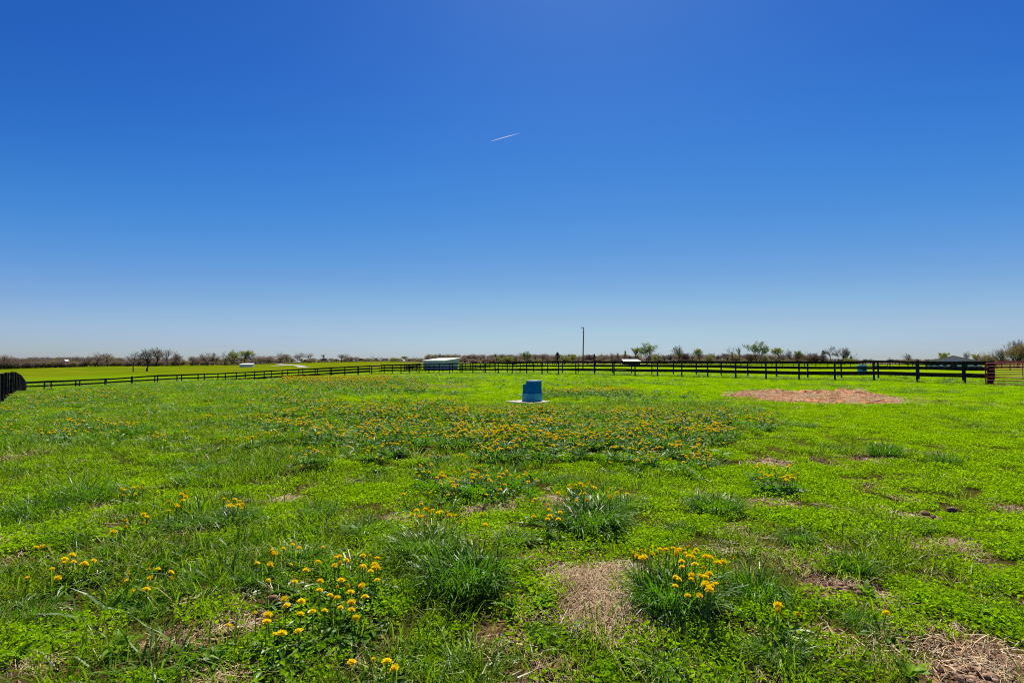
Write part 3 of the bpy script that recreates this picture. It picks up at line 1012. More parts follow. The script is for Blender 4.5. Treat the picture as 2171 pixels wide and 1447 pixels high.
# ------------------------------------------------------------------ gates
def tube_gate(p0, p1, h0, h1_, n_rail, label, mat, braces, r=0.026):
    L = math.dist(p0, p1)
    ang = math.atan2(p1[1] - p0[1], p1[0] - p0[0])
    z = h1(*p0)
    root = empty('tube_gate', (p0[0], p0[1], z), ang)
    tag(root, label, 'gate', 'red tube gates')
    fr = MB()
    c = 0.14
    arc = lambda cx, cz, a0: [(cx + c * math.cos(a0 + k * math.pi / 8), 0, cz + c * math.sin(a0 + k * math.pi / 8)) for k in range(5)]
    pts = [(0, 0, h0)] + arc(c, h1_ - c, math.pi)[::-1][::-1]
    pts = [(0, 0, h0)] + [(c - c * math.cos(k * math.pi / 8), 0, h1_ - c + c * math.sin(k * math.pi / 8)) for k in range(5)] + \
          [(L - c + c * math.sin(k * math.pi / 8), 0, h1_ - c + c * math.cos(k * math.pi / 8)) for k in range(5)] + [(L, 0, h0)]
    fr.tube(pts, r * 1.25, 8)
    fr.build('gate_frame', mat, root, smooth=True)
    for k in range(n_rail):
        zz = h0 + 0.03 + (h1_ - h0) * k / n_rail
        m = MB(); m.tube([(r, 0, zz), (L - r, 0, zz)], r, 8)
        m.build('rail', mat, root, smooth=True)
    for bx in braces:
        m = MB(); m.tube([(bx, -r, h0), (bx, -r, h1_ - 0.01)], r * 0.85, 8)
        m.build('brace', mat, root, smooth=True)
    for zz in (h0 + 0.25, h1_ - 0.25):
        m = MB(); m.box((0.06, 0.06, zz), (0.10, 0.08, 0.05))
        m.build('hinge', M['lamp_metal'], root)
    return root


tube_gate((28.55, 32.75), (31.75, 29.35), 0.08, 1.36, 6, 'dark red tube gate hung on the big black post at the picture edge', M['red_paint'], (1.72,))
tube_gate((33.75, 38.0), (36.6, 34.9), 0.22, 1.40, 5, 'second dark red tube gate, farther back across the lane', M['red_paint'], (1.45,))
tube_gate((-23.5, 91.2), (-22.5, 92.3), 0.10, 1.35, 4, 'small reddish gate in the lane corner far off on the left', M['red_paint'], (0.75,))


# ------------------------------------------------------------------ horse waterers
def chamfer(a, c):
    h = a / 2
    return [(-h + c, -h), (h - c, -h), (h, -h + c), (h, h - c), (h - c, h), (-h + c, h), (-h, h - c), (-h, -h + c)]


slab = MB()
slab.prism(chamfer(1.26, 0.05), -0.08, 0.032)
tag(slab.build('concrete_pad', M['concrete'], None, (PAD[0], PAD[1], h1(*PAD)), R(47)), 'flat pale concrete pad under the blue waterer', 'slab')
wz = h1(*WATERER) + 0.03
wat = empty('horse_waterer', (WATERER[0] + 0.0, WATERER[1] + 0.35, wz), R(49))
wat.scale = (1.1, 1.1, 1.05)
tag(wat, 'blue stepped horse waterer with pale blue skirt standing on concrete', 'waterer', 'horse waterers')
m = MB(); m.prism(chamfer(0.52, 0.07), 0.0, 0.05, 1.0, 1.03); m.prism(chamfer(0.52, 0.07), 0.05, 0.26, 1.03, 0.99)
m.build('skirt', M['pale_blue_plastic'], wat)
m = MB(); m.prism(chamfer(0.515, 0.07), 0.263, 0.285, 1.0, 1.0)
m.build('skirt_rim', M['blue_plastic'], wat)
# local axes after the turn: -Y face looks right-front, -X face looks left-front; the low trough sits at the far left end
m = MB()
hi = [(-0.235 + 0.045, -0.235), (0.235 - 0.045, -0.235), (0.235, -0.19), (0.235, 0.06), (-0.235, 0.06), (-0.235, -0.19)]
m.prism(hi, 0.285, 0.66, 1.02, 1.0)
m.build('tank_body', M['blue_plastic'], wat)
lo = [(-0.235, 0.062), (0.235, 0.062), (0.235, 0.19), (0.19, 0.235), (-0.19, 0.235), (-0.235, 0.19)]
m = MB(); m.prism(lo, 0.285, 0.57, 1.02, 1.0)
m.build('trough', M['blue_plastic'], wat)
m = MB(); m.prism(hi, 0.662, 0.70, 1.02, 0.97)
m.build('lid', M['sunlit_lid'], wat)
m = MB(); m.prism([(-0.15, 0.09), (0.15, 0.09), (0.15, 0.20), (-0.15, 0.20)], 0.571, 0.577)
m.build('water_surface', M['dark'], wat)


def round_waterer(px, d, w, h, label, mat):
    x = gx(px, d)
    t = empty('horse_waterer', (x, d, h1(x, d)))
    tag(t, label, 'waterer', 'horse waterers')
    oval = [(w / 2 * math.copysign(abs(math.cos(a)) ** 0.6, math.cos(a)), w * 0.36 * math.copysign(abs(math.sin(a)) ** 0.6, math.sin(a))) for a in [2 * math.pi * k / 20 for k in range(20)]]
    m = MB(); m.prism(oval, 0.0, h * 0.56, 1.0, 0.95); m.build('tank_body', mat, t)
    m = MB(); m.prism(oval, h * 0.562, h * 0.66, 0.90, 0.90); m.build('neck', M['dark'], t)
    m = MB(); m.prism(oval, h * 0.662, h * 0.9, 0.97, 0.94); m.prism(oval, h * 0.902, h, 0.94, 0.84); m.build('lid', mat, t)
    m = MB(); m.prism([(-0.18, -w * 0.365), (0.18, -w * 0.365), (0.18, -w * 0.30), (-0.18, -w * 0.30)], h * 0.38, h * 0.54); m.build('drinking_hole', M['dark'], t)
    return t


round_waterer(1827, 62, 0.98, 1.02, 'bright blue rounded waterer with dark drinking hole beyond the second fence', M['bright_blue'])
round_waterer(1091, 185, 0.75, 0.85, 'tiny deep blue waterer far away among the middle fences', M['blue_plastic'])


# ------------------------------------------------------------------ buildings
def wall_quad(mb, a, b, z0, z1a, z1b, t=0.12):
    """wall between plan points a and b, its top running from z1a to z1b"""
    dx, dy = b[0] - a[0], b[1] - a[1]
    L = math.hypot(dx, dy)
    nx_, ny_ = -dy / L * t, dx / L * t
    n = len(mb.v)
    mb.v += [(a[0], a[1], z0), (b[0], b[1], z0), (b[0], b[1], z1b), (a[0], a[1], z1a), (a[0] + nx_, a[1] + ny_, z0), (b[0] + nx_, b[1] + ny_, z0), (b[0] + nx_, b[1] + ny_, z1b), (a[0] + nx_, a[1] + ny_, z1a)]
    mb.f += [tuple(n + i for i in q) for q in ((0, 1, 2, 3), (7, 6, 5, 4), (0, 4, 5, 1), (1, 5, 6, 2), (2, 6, 7, 3), (3, 7, 4, 0))]


def slab_between(mb, pts, t):
    """thin roof plate over four top corners"""
    n = len(mb.v)
    mb.v += [tuple(p) for p in pts] + [(p[0], p[1], p[2] - t) for p in pts]
    mb.f += [tuple(n + i for i in q) for q in ((0, 1, 2, 3), (7, 6, 5, 4), (0, 4, 5, 1), (1, 5, 6, 2), (2, 6, 7, 3), (3, 7, 4, 0))]


# run-in shed with blue-green metal walls
sA, sB, sC = Vector((-21.4, 131.0)), Vector((-15.85, 126.0)), Vector((-12.8, 129.0))
sD = sA + (sC - sB)
sz = h1(-16, 128) - 0.05
shed = empty('run_in_shed', (sB.x, sB.y, sz))
tag(shed, 'blue-green metal run-in shed with a pale sloping roof behind the fences', 'shed')
loc2 = lambda p: (p.x - sB.x, p.y - sB.y)
zl, zh = 1.98, 2.48
m = MB(); wall_quad(m, loc2(sA), loc2(sB), 0, zl, zl); m.build('front_wall', M['teal_metal'], shed)
m = MB(); wall_quad(m, loc2(sB), loc2(sC), 0, zl, zh); m.build('side_wall', M['teal_metal'], shed)
m = MB(); wall_quad(m, loc2(sD), loc2(sA), 0, zh, zl); m.build('side_wall', M['teal_metal'], shed)
ex = (sA - sB).normalized() * 0.35
ey = (sC - sB).normalized() * 0.35
rb = [sB - ex - ey * 0.6, sA + ex - ey * 0.6, sD + ex + ey * 1.6, sC - ex + ey * 1.6]
m = MB(); slab_between(m, [(rb[0].x - sB.x, rb[0].y - sB.y, zl + 0.05), (rb[1].x - sB.x, rb[1].y - sB.y, zl + 0.05), (rb[2].x - sB.x, rb[2].y - sB.y, zh + 0.17), (rb[3].x - sB.x, rb[3].y - sB.y, zh + 0.17)][::-1], 0.10)
m.build('roof', M['white_metal'], shed)
for p in (sB, sC):
    m = MB(); m.box((p.x - sB.x, p.y - sB.y, (zl if p is sB else zh) / 2), (0.12, 0.12, zl if p is sB else zh)); m.build('corner_trim', M['white_metal'], shed)


def low_shed(px, d, w, dep, hw, hr, label, name='field_shed', wall=None, rz=0.0):
    x = gx(px, d)
    t = empty(name, (x, d, h1(x, d) - 0.05), rz)
    tag(t, label, 'shed')
    m = MB()
    wall_quad(m, (-w / 2, 0), (w / 2, 0), 0, hw, hw); m.build('front_wall', wall or M['white_wall'], t)
    m = MB(); wall_quad(m, (w / 2, 0), (w / 2, dep), 0, hw, hr); m.build('side_wall', wall or M['white_wall'], t)
    m = MB(); wall_quad(m, (-w / 2, dep), (-w / 2, 0), 0, hr, hw); m.build('side_wall', wall or M['white_wall'], t)
    m = MB(); slab_between(m, [(-w / 2 - .3, -.4, hw), (w / 2 + .3, -.4, hw), (w / 2 + .1, dep + .2, hr + .1), (-w / 2 - .1, dep + .2, hr + .1)], 0.12); m.build('roof', M['white_metal'], t)
    return t


low_shed(521.5, 400, 9.2, 4.0, 2.05, 2.75, 'small white shed alone on the green hill pasture', rz=R(-2))
low_shed(1340, 250, 7.4, 5.0, 1.65, 2.45, 'low dark-walled shed with a bright white roof in front of the bare trees', wall=M['door_brown'])

# grey gabled barn on the right
bd = 190.0
bx = gx(2021, bd)
barn = empty('gabled_barn', (bx, bd, h1(bx, bd)), -math.atan2(bx, bd))
tag(barn, 'low gabled barn with slate-grey gable and white walls behind the fence', 'barn')
hw_, wv, pk, dep = 7.6, 2.35, 4.62, 24.0
m = MB(); wall_quad(m, (-hw_, 0), (-1.0, 0), 0, wv, wv); wall_quad(m, (1.0, 0), (hw_, 0), 0, wv, wv); m.build('front_wall', M['white_wall'], barn)
m = MB()
n = len(m.v)
m.v += [(-hw_, -0.02, wv), (hw_, -0.02, wv), (0, -0.02, pk), (-hw_, 0.12, wv), (hw_, 0.12, wv), (0, 0.12, pk)]
m.f += [(0, 1, 2), (5, 4, 3), (0, 3, 4, 1), (1, 4, 5, 2), (2, 5, 3, 0)]
m.build('gable', M['slate'], barn)
for s in (-1, 1):
    m = MB(); wall_quad(m, (s * hw_, 0.13), (s * hw_, dep), 0, wv, wv); m.build('side_wall', M['white_wall'], barn)
    m = MB()
    q = [(0, -0.6, pk + .16), (s * (hw_ + .8), -0.6, wv - .03), (s * (hw_ + .8), dep, wv - .03), (0, dep, pk + .16)]
    slab_between(m, q if s < 0 else q[::-1], 0.14); m.build('roof', M['slate'], barn)
m = MB(); m.box((0, 0.02, 1.1), (1.98, 0.10, 2.2)); m.build('door', M['door_brown'], barn)
m = MB(); m.box((0, -0.10, 2.42), (2.3, 0.14, 0.32)); m.build('door_header', M['door_brown'], barn)
for wx in (-6.3, -4.4, -2.6, 3.4, 5.8):
    m = MB(); m.box((wx, -0.03, 1.45), (0.95, 0.08, 0.8)); f = m.build('window', M['white_metal'], barn)
    m = MB(); m.box((wx, -0.08, 1.45), (0.75, 0.03, 0.62)); m.build('pane', M['dark'], f)

# white gabled house among the far left trees
hx_, hd_ = gx(141, 498), 498.0
house = empty('farmhouse', (hx_, hd_, h1(hx_, hd_)))
tag(house, 'tiny white gabled house showing among the far trees at the left', 'house')
m = MB(); m.box((0, 0, 2.6), (3.2, 4, 5.2)); m.build('wall', M['white_wall'], house)
m = MB(); m.v += [(-1.9, -2.2, 5.2), (1.9, -2.2, 5.2), (0, -2.2, 6.7), (-1.9, 2.2, 5.2), (1.9, 2.2, 5.2), (0, 2.2, 6.7)]
m.f += [(0, 1, 2), (5, 4, 3), (0, 3, 4, 1), (1, 4, 5, 2), (2, 5, 3, 0)]
m.build('roof', M['white_wall'], house)

# tall light pole
lx, ld = gx(1235.6, 120), 120.0
pole = empty('light_pole', (lx, ld, h1(lx, ld)))
tag(pole, 'tall thin wooden light pole rising above the fences', 'light pole')
m = MB(); m.tube([(0, 0, -0.3), (0.10, 0, 4.5), (0.22, 0, 9.0)], [0.15, 0.13, 0.10], 8); m.build('pole_shaft', M['pole_wood'], pole, smooth=True)
m = MB(); m.tube([(0.22, 0, 8.85), (0.0, 0, 8.98), (-0.12, 0, 8.98)], 0.04, 6); m.build('lamp_arm', M['lamp_metal'], pole)
m = MB(); m.prism([(0.19 * math.cos(a) - 0.18, 0.19 * math.sin(a)) for a in [k * math.pi / 5 for k in range(10)]], 8.80, 9.02, 1.0, 0.55); m.build('lamp_head', M['lamp_metal'], pole)
m = MB(); m.box((-0.08, 0, 7.9), (0.30, 0.06, 0.05)); m.build('insulator', M['lamp_metal'], pole)


# ------------------------------------------------------------------ trees
def branchy(seed, fork=0.32, n_limb=7, spread=0.75, up=0.25, lean=(0, 0), twig_n=(6, 6, 5), wid=1.0, leaf=0, leaf_size=0.16, ball=None, multi=1):
    """tree of unit height 10: returns trunk MB (trunk and limbs), twig MB and leaf MB"""
    r = random.Random(seed)
    T, K, Lf = MB(), MB(), MB()
    tips = []

    def rv():
        return Vector((r.gauss(0, 1), r.gauss(0, 1), r.gauss(0, 1)))

    def grow(p, d, L, rad, lev):
        pts = [p.copy()]
        nseg = 4 if lev <= 1 else 2
        q, dd = p.copy(), d.copy()
        for i in range(nseg):
            dd = (dd + rv() * (0.10 if lev == 0 else 0.17) + Vector((0, 0, up * (0.30 if lev > 0 else 0.1)))).normalized()
            q = q + dd * (L / nseg)
            pts.append(q.copy())
        if lev <= 1:
            T.tube(pts, [rad * (1 - 0.6 * i / nseg) for i in range(nseg + 1)], 6 if lev == 0 else 5, False)
        elif lev == 2:
            K.tube(pts, [rad * (1 - 0.6 * i / nseg) for i in range(nseg + 1)], 3, False)
        else:
            for a, b in zip(pts[:-1], pts[1:]):
                s = (b - a).cross(rv()).normalized()
                K.strip(a, b, max(rad, 0.018) * 0.75 * wid, max(rad, 0.016) * 0.5 * wid, s)
        if lev >= 3:
            tips.append((pts[-1], pts[-2]))
        if lev >= 4:
            return
        if lev == 0:
            n = n_limb; lo = 0.55
        else:
            n = twig_n[lev - 1]; lo = 0.25
        for k in range(n):
            t = lo + (1 - lo) * (k + r.random()) / n
            i = min(int(t * nseg), nseg - 1)
            b = pts[i].lerp(pts[i + 1], t * nseg - i)
            az = 2.4 * k + r.uniform(0, 1.2)
            ax = (pts[i + 1] - pts[i]).normalized()
            u = ax.orthogonal().normalized(); w = ax.cross(u)
            sp = spread * r.uniform(0.6, 1.3)
            nd = (ax * math.cos(sp) + (u * math.cos(az) + w * math.sin(az)) * math.sin(sp)).normalized()
            k_len = (0.62 if lev == 0 else 0.55) * r.uniform(0.75, 1.2)
            base = 5.6 if lev == 0 else L
            grow(b, nd, base * k_len * (1.15 - 0.45 * t if lev else 1.0), rad * (0.55 if lev == 0 else 0.48), lev + 1)
    for s in range(multi):
        a = 6.283 * s / max(multi, 1) + r.random()
        d0 = Vector((lean[0] + (0.22 * math.cos(a) if multi > 1 else 0), lean[1] + (0.22 * math.sin(a) if multi > 1 else 0), 1)).normalized()
        grow(Vector((0.25 * math.cos(a) if multi > 1 else 0, 0.25 * math.sin(a) if multi > 1 else 0, -0.2)), d0, 10 * fork * 1.6, 0.24 / math.sqrt(multi), 0)
    for i in range(leaf):
        p, q = r.choice(tips)
        c = p + rv() * (0.22 if ball is None else ball)
        if c.z < 0.3:
            continue
        u = rv().normalized(); w = u.cross(rv()).normalized()
        s = leaf_size * r.uniform(0.6, 1.4)
        Lf.quad(c, u * s, w * s * 0.7)
    return T, K, Lf


def conifer(seed):
    r = random.Random(seed)
    T, Lf = MB(), MB()
    T.tube([(0, 0, -0.2), (0, 0, 5), (0, 0, 9.9)], [0.22, 0.13, 0.03], 6, False)
    for i in range(950):
        t = r.random() ** 0.75
        z = 0.7 + 9.2 * t
        tier = 0.82 + 0.18 * math.sin(z * 5.5)
        rad = (2.3 * (1 - t) ** 0.85 + 0.08) * tier * (r.random() ** 0.45)
        a = r.uniform(0, 6.283)
        c = Vector((rad * math.cos(a), rad * math.sin(a), z - 0.22 * rad))
        u = Vector((math.cos(a), math.sin(a), r.uniform(-.5, .1))).normalized()
        w = u.cross(Vector((r.gauss(0, .4), r.gauss(0, .4), 1))).normalized()
        s = r.uniform(.18, .42)
        Lf.quad(c, u * s, w * s * .45)
    return T, MB(), Lf


def bound(mbs):
    xs = [abs(v[0]) for mb in mbs for v in mb.v] + [abs(v[1]) for mb in mbs for v in mb.v]
    zs = [v[2] for mb in mbs for v in mb.v]
    xs.sort()
    return max(zs), xs[int(len(xs) * 0.985)]


class Kind:
    def __init__(self, parts, bark, twig, leafm):
        T, K, Lf = parts
        self.h, self.w = bound([T, K, Lf])
        self.trunk = T.mesh('trunk', bark)
        v = K.v + Lf.v
        o = len(K.v)
        f = list(K.f) + [tuple(i + o for i in q) for q in Lf.f]
        self.crown = np_mesh('crown', v, f, [twig, leafm], False, [0] * len(K.f) + [1] * len(Lf.f))
        nt_ = len(T.v)
        self.joined = np_mesh('tree_kind', T.v + v, list(T.f) + [tuple(i + nt_ for i in q) for q in f], [bark, twig, leafm], False, [0] * len(T.f) + [1] * len(K.f) + [2] * len(Lf.f))


B, BD, TW, TG = M['bark'], M['bark_dark'], M['twig'], M['twig_grey']
KINDS = {
    'bare1': Kind(branchy(1, 0.30, 8, 0.72, 0.22, wid=1.3), B, TW, TW),
    'bare2': Kind(branchy(2, 0.34, 7, 0.62, 0.30, wid=1.3), B, TW, TW),
    'grey1': Kind(branchy(3, 0.30, 9, 0.66, 0.30, wid=1.2), BD, TG, TG),
    'grey2': Kind(branchy(4, 0.42, 7, 0.78, 0.10, wid=1.2), BD, TG, TG),
    'fan': Kind(branchy(5, 0.20, 9, 0.60, 0.45, wid=1.1, multi=2), BD, TG, TG),
    'lean': Kind(branchy(6, 0.34, 6, 0.65, 0.25, lean=(0.55, 0), wid=1.2), BD, TG, M['bud']),
    'green1': Kind(branchy(7, 0.34, 7, 0.55, 0.35, leaf=1700, leaf_size=0.15), BD, TG, M['bud']),
    'green2': Kind(branchy(8, 0.36, 6, 0.50, 0.40, leaf=1900, leaf_size=0.15, multi=2), BD, TG, M['green_leaf']),
    'round': Kind(branchy(9, 0.24, 8, 0.75, 0.20, leaf=1700, leaf_size=0.20, ball=0.4), BD, TG, M['bud']),
    'amber': Kind(branchy(10, 0.20, 8, 0.75, 0.30, leaf=2200, leaf_size=0.14, multi=3, ball=0.3), BD, TW, M['amber_leaf']),
    'slim': Kind(branchy(12, 0.42, 6, 0.32, 0.6, leaf=250, leaf_size=0.12), BD, TG, M['green_leaf']),
    'dead': Kind(branchy(14, 0.34, 5, 0.70, 0.30, twig_n=(3, 3, 2), wid=1.1), BD, TG, TG),
    'bush1': Kind(branchy(21, 0.12, 8, 0.75, 0.40, wid=1.6, multi=4), B, TW, TW),
    'bush2': Kind(branchy(22, 0.12, 8, 0.75, 0.40, wid=1.5, multi=4, leaf=900, leaf_size=0.22, ball=0.4), B, TW, M['bud']),
    'rust': Kind(branchy(23, 0.14, 8, 0.80, 0.30, wid=1.6, multi=4, leaf=700, leaf_size=0.2, ball=0.4), B, M['rust_leaf'], M['rust_leaf']),
    'conifer': Kind(conifer(31), BD, M['needle'], M['needle']),
}


def tree(kind, px, top, wpx, d, label, group, name=None, rz=None):
    k = KINDS[kind]
    x = gx(px, d)
    z = h1(x, d)
    H = max(EYE + (HOR - top) * 1.10 * d / F - z, 1.0)
    half = (1.25 if px < 960 else 1.18) * wpx * d / F / 2
    nm = name or ('conifer' if kind == 'conifer' else 'bush' if kind in ('bush1', 'bush2', 'rust') else 'leafing_tree' if kind in ('green1', 'green2', 'round', 'amber', 'slim') else 'bare_tree')
    root = empty(nm, (x, d, z), rz if rz is not None else random.uniform(0, 6.283))
    root.scale = (half / k.w, half / k.w, H / k.h)
    tag(root, label, 'bush' if nm == 'bush' else 'tree', group)
    mesh_obj('trunk', k.trunk, root)
    mesh_obj('crown', k.crown, root)
    return root


GL, GR = 'trees along the left hill', 'trees beyond the right paddocks'
TREES = [
    # left hill
    ('grey2', 284, 743, 38, 245, 'bare twin-stemmed tree standing out in the green field, the one on the left'),
    ('grey1', 312, 740, 44, 245, 'bare twin-stemmed tree standing out in the green field, the one on the right'),
    ('bare2', 8, 751, 26, 485, 'brown bare tree at the very left edge above the end-on fence'),
    ('bare1', 24, 751, 20, 500, 'brown bare tree beside the edge tree, first from the left end of the wood'),
    ('bare1', 203, 746, 38, 480, 'wide bare tree with a flat airy crown left of the field pair'),
    ('bare2', 229, 748, 36, 480, 'bare brown tree with a dense crown next to the flat-crowned one'),
    ('grey1', 331, 737, 44, 480, 'tallest bare tree of the left wood, just behind the field pair'),
    ('bare2', 355, 740, 28, 480, 'upright dark-trunked bare tree right of the tallest one'),
    ('bare1', 371, 744, 26, 485, 'bare tree with a leaning trunk beside the upright dark one'),
    ('lean', 384, 750, 24, 480, 'slanting pale green tree with a tilted trunk in the left wood'),
    ('bare2', 408, 754, 26, 485, 'low bare tree between the slanting one and the high clump'),
    ('bare1', 438, 746, 24, 485, 'bare grey-brown tree at the left end of the high clump'),
    ('bare2', 453, 747, 26, 480, 'dark-stemmed bare tree in the high clump, second along'),
    ('bare1', 475, 745, 34, 485, 'broad bare tree in the high clump left of the green-topped one'),
    ('round', 497, 741, 22, 485, 'tree with a rounded blue-green top rising over the high clump'),
    ('green1', 517, 743, 26, 480, 'yellow-green budding tree above the small white shed'),
    ('bare1', 537, 747, 30, 485, 'brown bare tree just right above the small white shed'),
    ('bush1', 563, 753, 36, 485, 'low brown thicket between the white shed and the big dome'),
    ('bare1', 592, 747, 42, 470, 'big dome-shaped brown tree above the tan earth strip'),
    ('bare2', 609, 750, 26, 475, 'olive-brown tree leaning on the big dome, near the track'),
    ('bare1', 630, 748, 26, 450, 'solitary wide bare tree just above the gravel track'),
    ('grey2', 657, 747, 36, 450, 'spiky bare tree with a pointed top right of the track'),
    ('slim', 687, 751, 12, 440, 'thin small-crowned tree alone on the skyline right of the spiky one'),
    ('grey1', 724, 750, 26, 420, 'rounded grey bare tree alone on the skyline hill'),
    ('bush1', 741, 755, 22, 420, 'low dark shrubby tree right of the rounded grey one'),
    ('bare1', 756, 755, 26, 420, 'purple-brown shrubby tree on the skyline, middle of the low clump'),
    ('bush2', 782, 758, 18, 410, 'small green bush at the right end of the low clump'),
    ('dead', 791.5, 754, 10, 400, 'scraggy open tree on the skyline, left one of three'),
    ('dead', 798.5, 757, 9, 400, 'scraggy open tree on the skyline, middle one of three'),
    ('grey2', 810, 756, 14, 400, 'flat-topped open tree on the skyline, right one of three'),
    ('round', 838, 757, 20, 380, 'fresh green rounded tree on the skyline before the shed'),
    ('green1', 861, 755, 16, 375, 'yellow-green upright tree left of the blue-green shed'),
    ('bare1', 877, 756, 14, 370, 'small brown tree close to the left of the blue-green shed'),
    ('bush2', 891, 758, 16, 360, 'amber shrub touching the left corner of the blue-green shed'),
    ('slim', 930, 749, 9, 300, 'narrow dark green tree poking up over the shed roof'),
    ('grey2', 949, 751.5, 18, 300, 'flat bare treetop just above the shed roof ridge'),
    # right side
    ('slim', 1055, 749, 12, 330, 'slender grey-green tree with a small round head, right of the shed'),
    ('green1', 1051, 757, 16, 325, 'yellow shrubby tree under the slender grey-green one'),
    ('grey1', 1066, 751, 16, 335, 'thin grey bare tree between yellow shrub and round green tree'),
    ('round', 1076.5, 753, 20, 330, 'round pale green tree above the fence left of centre'),
    ('green2', 1115, 745, 18, 320, 'dark two-stemmed leafing tree above the waterer'),
    ('bush2', 1124, 760, 18, 318, 'light yellow bush at the foot of the dark two-stemmed tree'),
    ('grey1', 1135, 751, 12, 340, 'thin upright bare tree just right above the waterer'),
    ('grey1', 1150, 750, 16, 345, 'wispy pale bare tree midway between waterer and conifer'),
    ('conifer', 1182, 748, 17, 320, 'dark green conifer left of the light pole'),
    ('round', 1197, 752, 20, 325, 'round yellow-green tree between conifer and light pole'),
    ('green1', 1213, 752, 14, 335, 'thin yellow-green tree close left of the light pole'),
    ('bare1', 1226, 750, 14, 340, 'brown bare tree directly behind the light pole'),
    ('conifer', 1260, 751, 9, 340, 'small dark conifer right of the light pole'),
    ('bare1', 1276, 748.5, 22, 345, 'rusty brown bare tree right of the small conifer'),
    ('bare2', 1297, 748, 16, 345, 'bare tree between the rusty one and the slim pair'),
    ('slim', 1312, 747, 7, 340, 'very thin pale tree left of the white roof, shorter of the slim pair'),
    ('slim', 1322, 742.5, 9, 340, 'very thin pale tree left of the white roof, taller of the slim pair'),
    ('slim', 1329, 747, 8, 342, 'very thin pale tree rising straight above the white roof end'),
    ('green1', 1346, 737, 20, 320, 'spreading grey-green tree above the white roof'),
    ('green2', 1372, 728, 28, 310, 'tall two-lobed leafing tree right of the white roof'),
    ('round', 1389, 749, 14, 315, 'small round green tree at the foot of the two-lobed one'),
    ('grey1', 1409, 751, 18, 340, 'small bare tree in the gap before the wide fan-shaped one'),
    ('grey1', 1437, 733, 36, 310, 'wide fan-shaped bare tree standing apart with a dark trunk'),
    ('lean', 1467, 745, 20, 315, 'bare tree leaning to the left beside a leafing one'),
    ('green1', 1484, 739.5, 18, 310, 'grey-green upright tree right of the leaning one'),
    ('bush2', 1503, 751, 18, 320, 'pale green bushy tree with ragged top'),
    ('dead', 1555, 736, 22, 310, 'Y-shaped nearly leafless tree left of the green column'),
    ('slim', 1567, 736, 14, 310, 'column-shaped green tree beside the Y-shaped one'),
    ('rust', 1590, 749, 24, 310, 'brown bushy tree at the left foot of the tallest tree'),
    ('green2', 1607, 725.5, 32, 300, 'tallest leafing tree on the right with two dark stems'),
    ('bush2', 1620, 748, 14, 302, 'dark bush at the right foot of the tallest tree'),
    ('green1', 1653, 737.5, 24, 305, 'dense olive-green tree right of the tallest one'),
    ('grey1', 1674, 741, 16, 310, 'wispy grey tree right of the olive-green one'),
    ('green1', 1690, 743.5, 14, 312, 'small feathery green tree before the brown thicket'),
    ('rust', 1722, 751, 42, 300, 'long rust-brown thicket left of the tall spruce'),
    ('conifer', 1745, 744, 15, 290, 'dark brown-green spruce left of the umbrella-shaped tree'),
    ('grey2', 1762, 733, 30, 285, 'umbrella-shaped bare tree right of the spruce'),
    ('grey2', 1778, 738, 24, 290, 'flat spreading bare tree next to the umbrella-shaped one'),
    ('fan', 1792, 737, 28, 280, 'fan of thin bare branches, last of the tall clump'),
    ('conifer', 1788, 754, 9, 275, 'little dark conifer under the fan of bare branches, first of two'),
    ('conifer', 1804, 755, 9, 275, 'little dark conifer under the fan of bare branches, second of two'),
    ('round', 1798, 757, 14, 270, 'bright green bush between the two little conifers'),
    ('dead', 1884, 756, 8, 290, 'tiny leafless stick of a tree on the open skyline'),
    ('grey1', 1926, 749, 18, 280, 'small bare round-headed tree alone on the skyline before the barn'),
    ('bush2', 1919, 761, 16, 275, 'low pale green bush under the lone bare tree'),
    ('green1', 1998, 747.5, 26, 230, 'green tree showing over the left slope of the barn roof'),
    ('grey1', 2047, 744.5, 14, 230, 'small round-headed tree showing over the right slope of the barn'),
    ('green1', 2071, 750, 20, 200, 'pale green tree right of the barn, first of the row'),
    ('amber', 2090, 747.5, 24, 185, 'yellow-green tree above the red gate post'),
    ('amber', 2106, 750, 20, 180, 'olive bush above the left part of the red gate'),
    ('fan', 2122, 738.5, 34, 165, 'purplish bare arching tree above the red gate'),
    ('amber', 2152, 726, 46, 150, 'large amber-leafed tree with bare top at the right edge'),
    ('bare1', 2172, 724, 44, 160, 'dense bare tree cut by the right picture edge'),
    ('fan', 2158, 721, 40, 152, 'big bare-branched tree rising behind the amber-leafed one'),
]
for t_ in TREES:
    kind, px, top, wpx, d, lab = t_
    tree(kind, px, top, wpx, d, lab, GL if px < 960 else GR)

# far woods that read as one mass
names = list(KINDS)
WK = [KINDS[k] for k in ('bare1', 'bare2', 'bush1', 'bush2', 'rust', 'grey1', 'round', 'conifer')]


def wood(name, px0, px1, d0, d1, n, top0, top1, kinds, wmul, label, seed):
    r = np.random.default_rng(seed)
    px = r.uniform(px0, px1, n); d = r.uniform(d0, d1, n)
    x = (px - CX) / F * d
    z = hz(x, d)
    top = r.uniform(top0, top1, n) - 0.8
    H = np.maximum(EYE + (HOR - top) * d / F - z, 1.2)
    idx = r.choice(kinds, n)
    kh = np.array([k.h for k in WK])[idx]; kw = np.array([k.w for k in WK])[idx]
    hw = H * wmul * r.uniform(0.8, 1.3, n) / 2
    hw = np.where(idx == 7, H * 0.25, hw)
    scatter(name, np.c_[x, d, z], np.c_[np.zeros((n, 2)), r.uniform(0, 6.283, n)], np.c_[hw / kw, hw / kw, H / kh], idx, [k.joined for k in WK], label, 'woods')


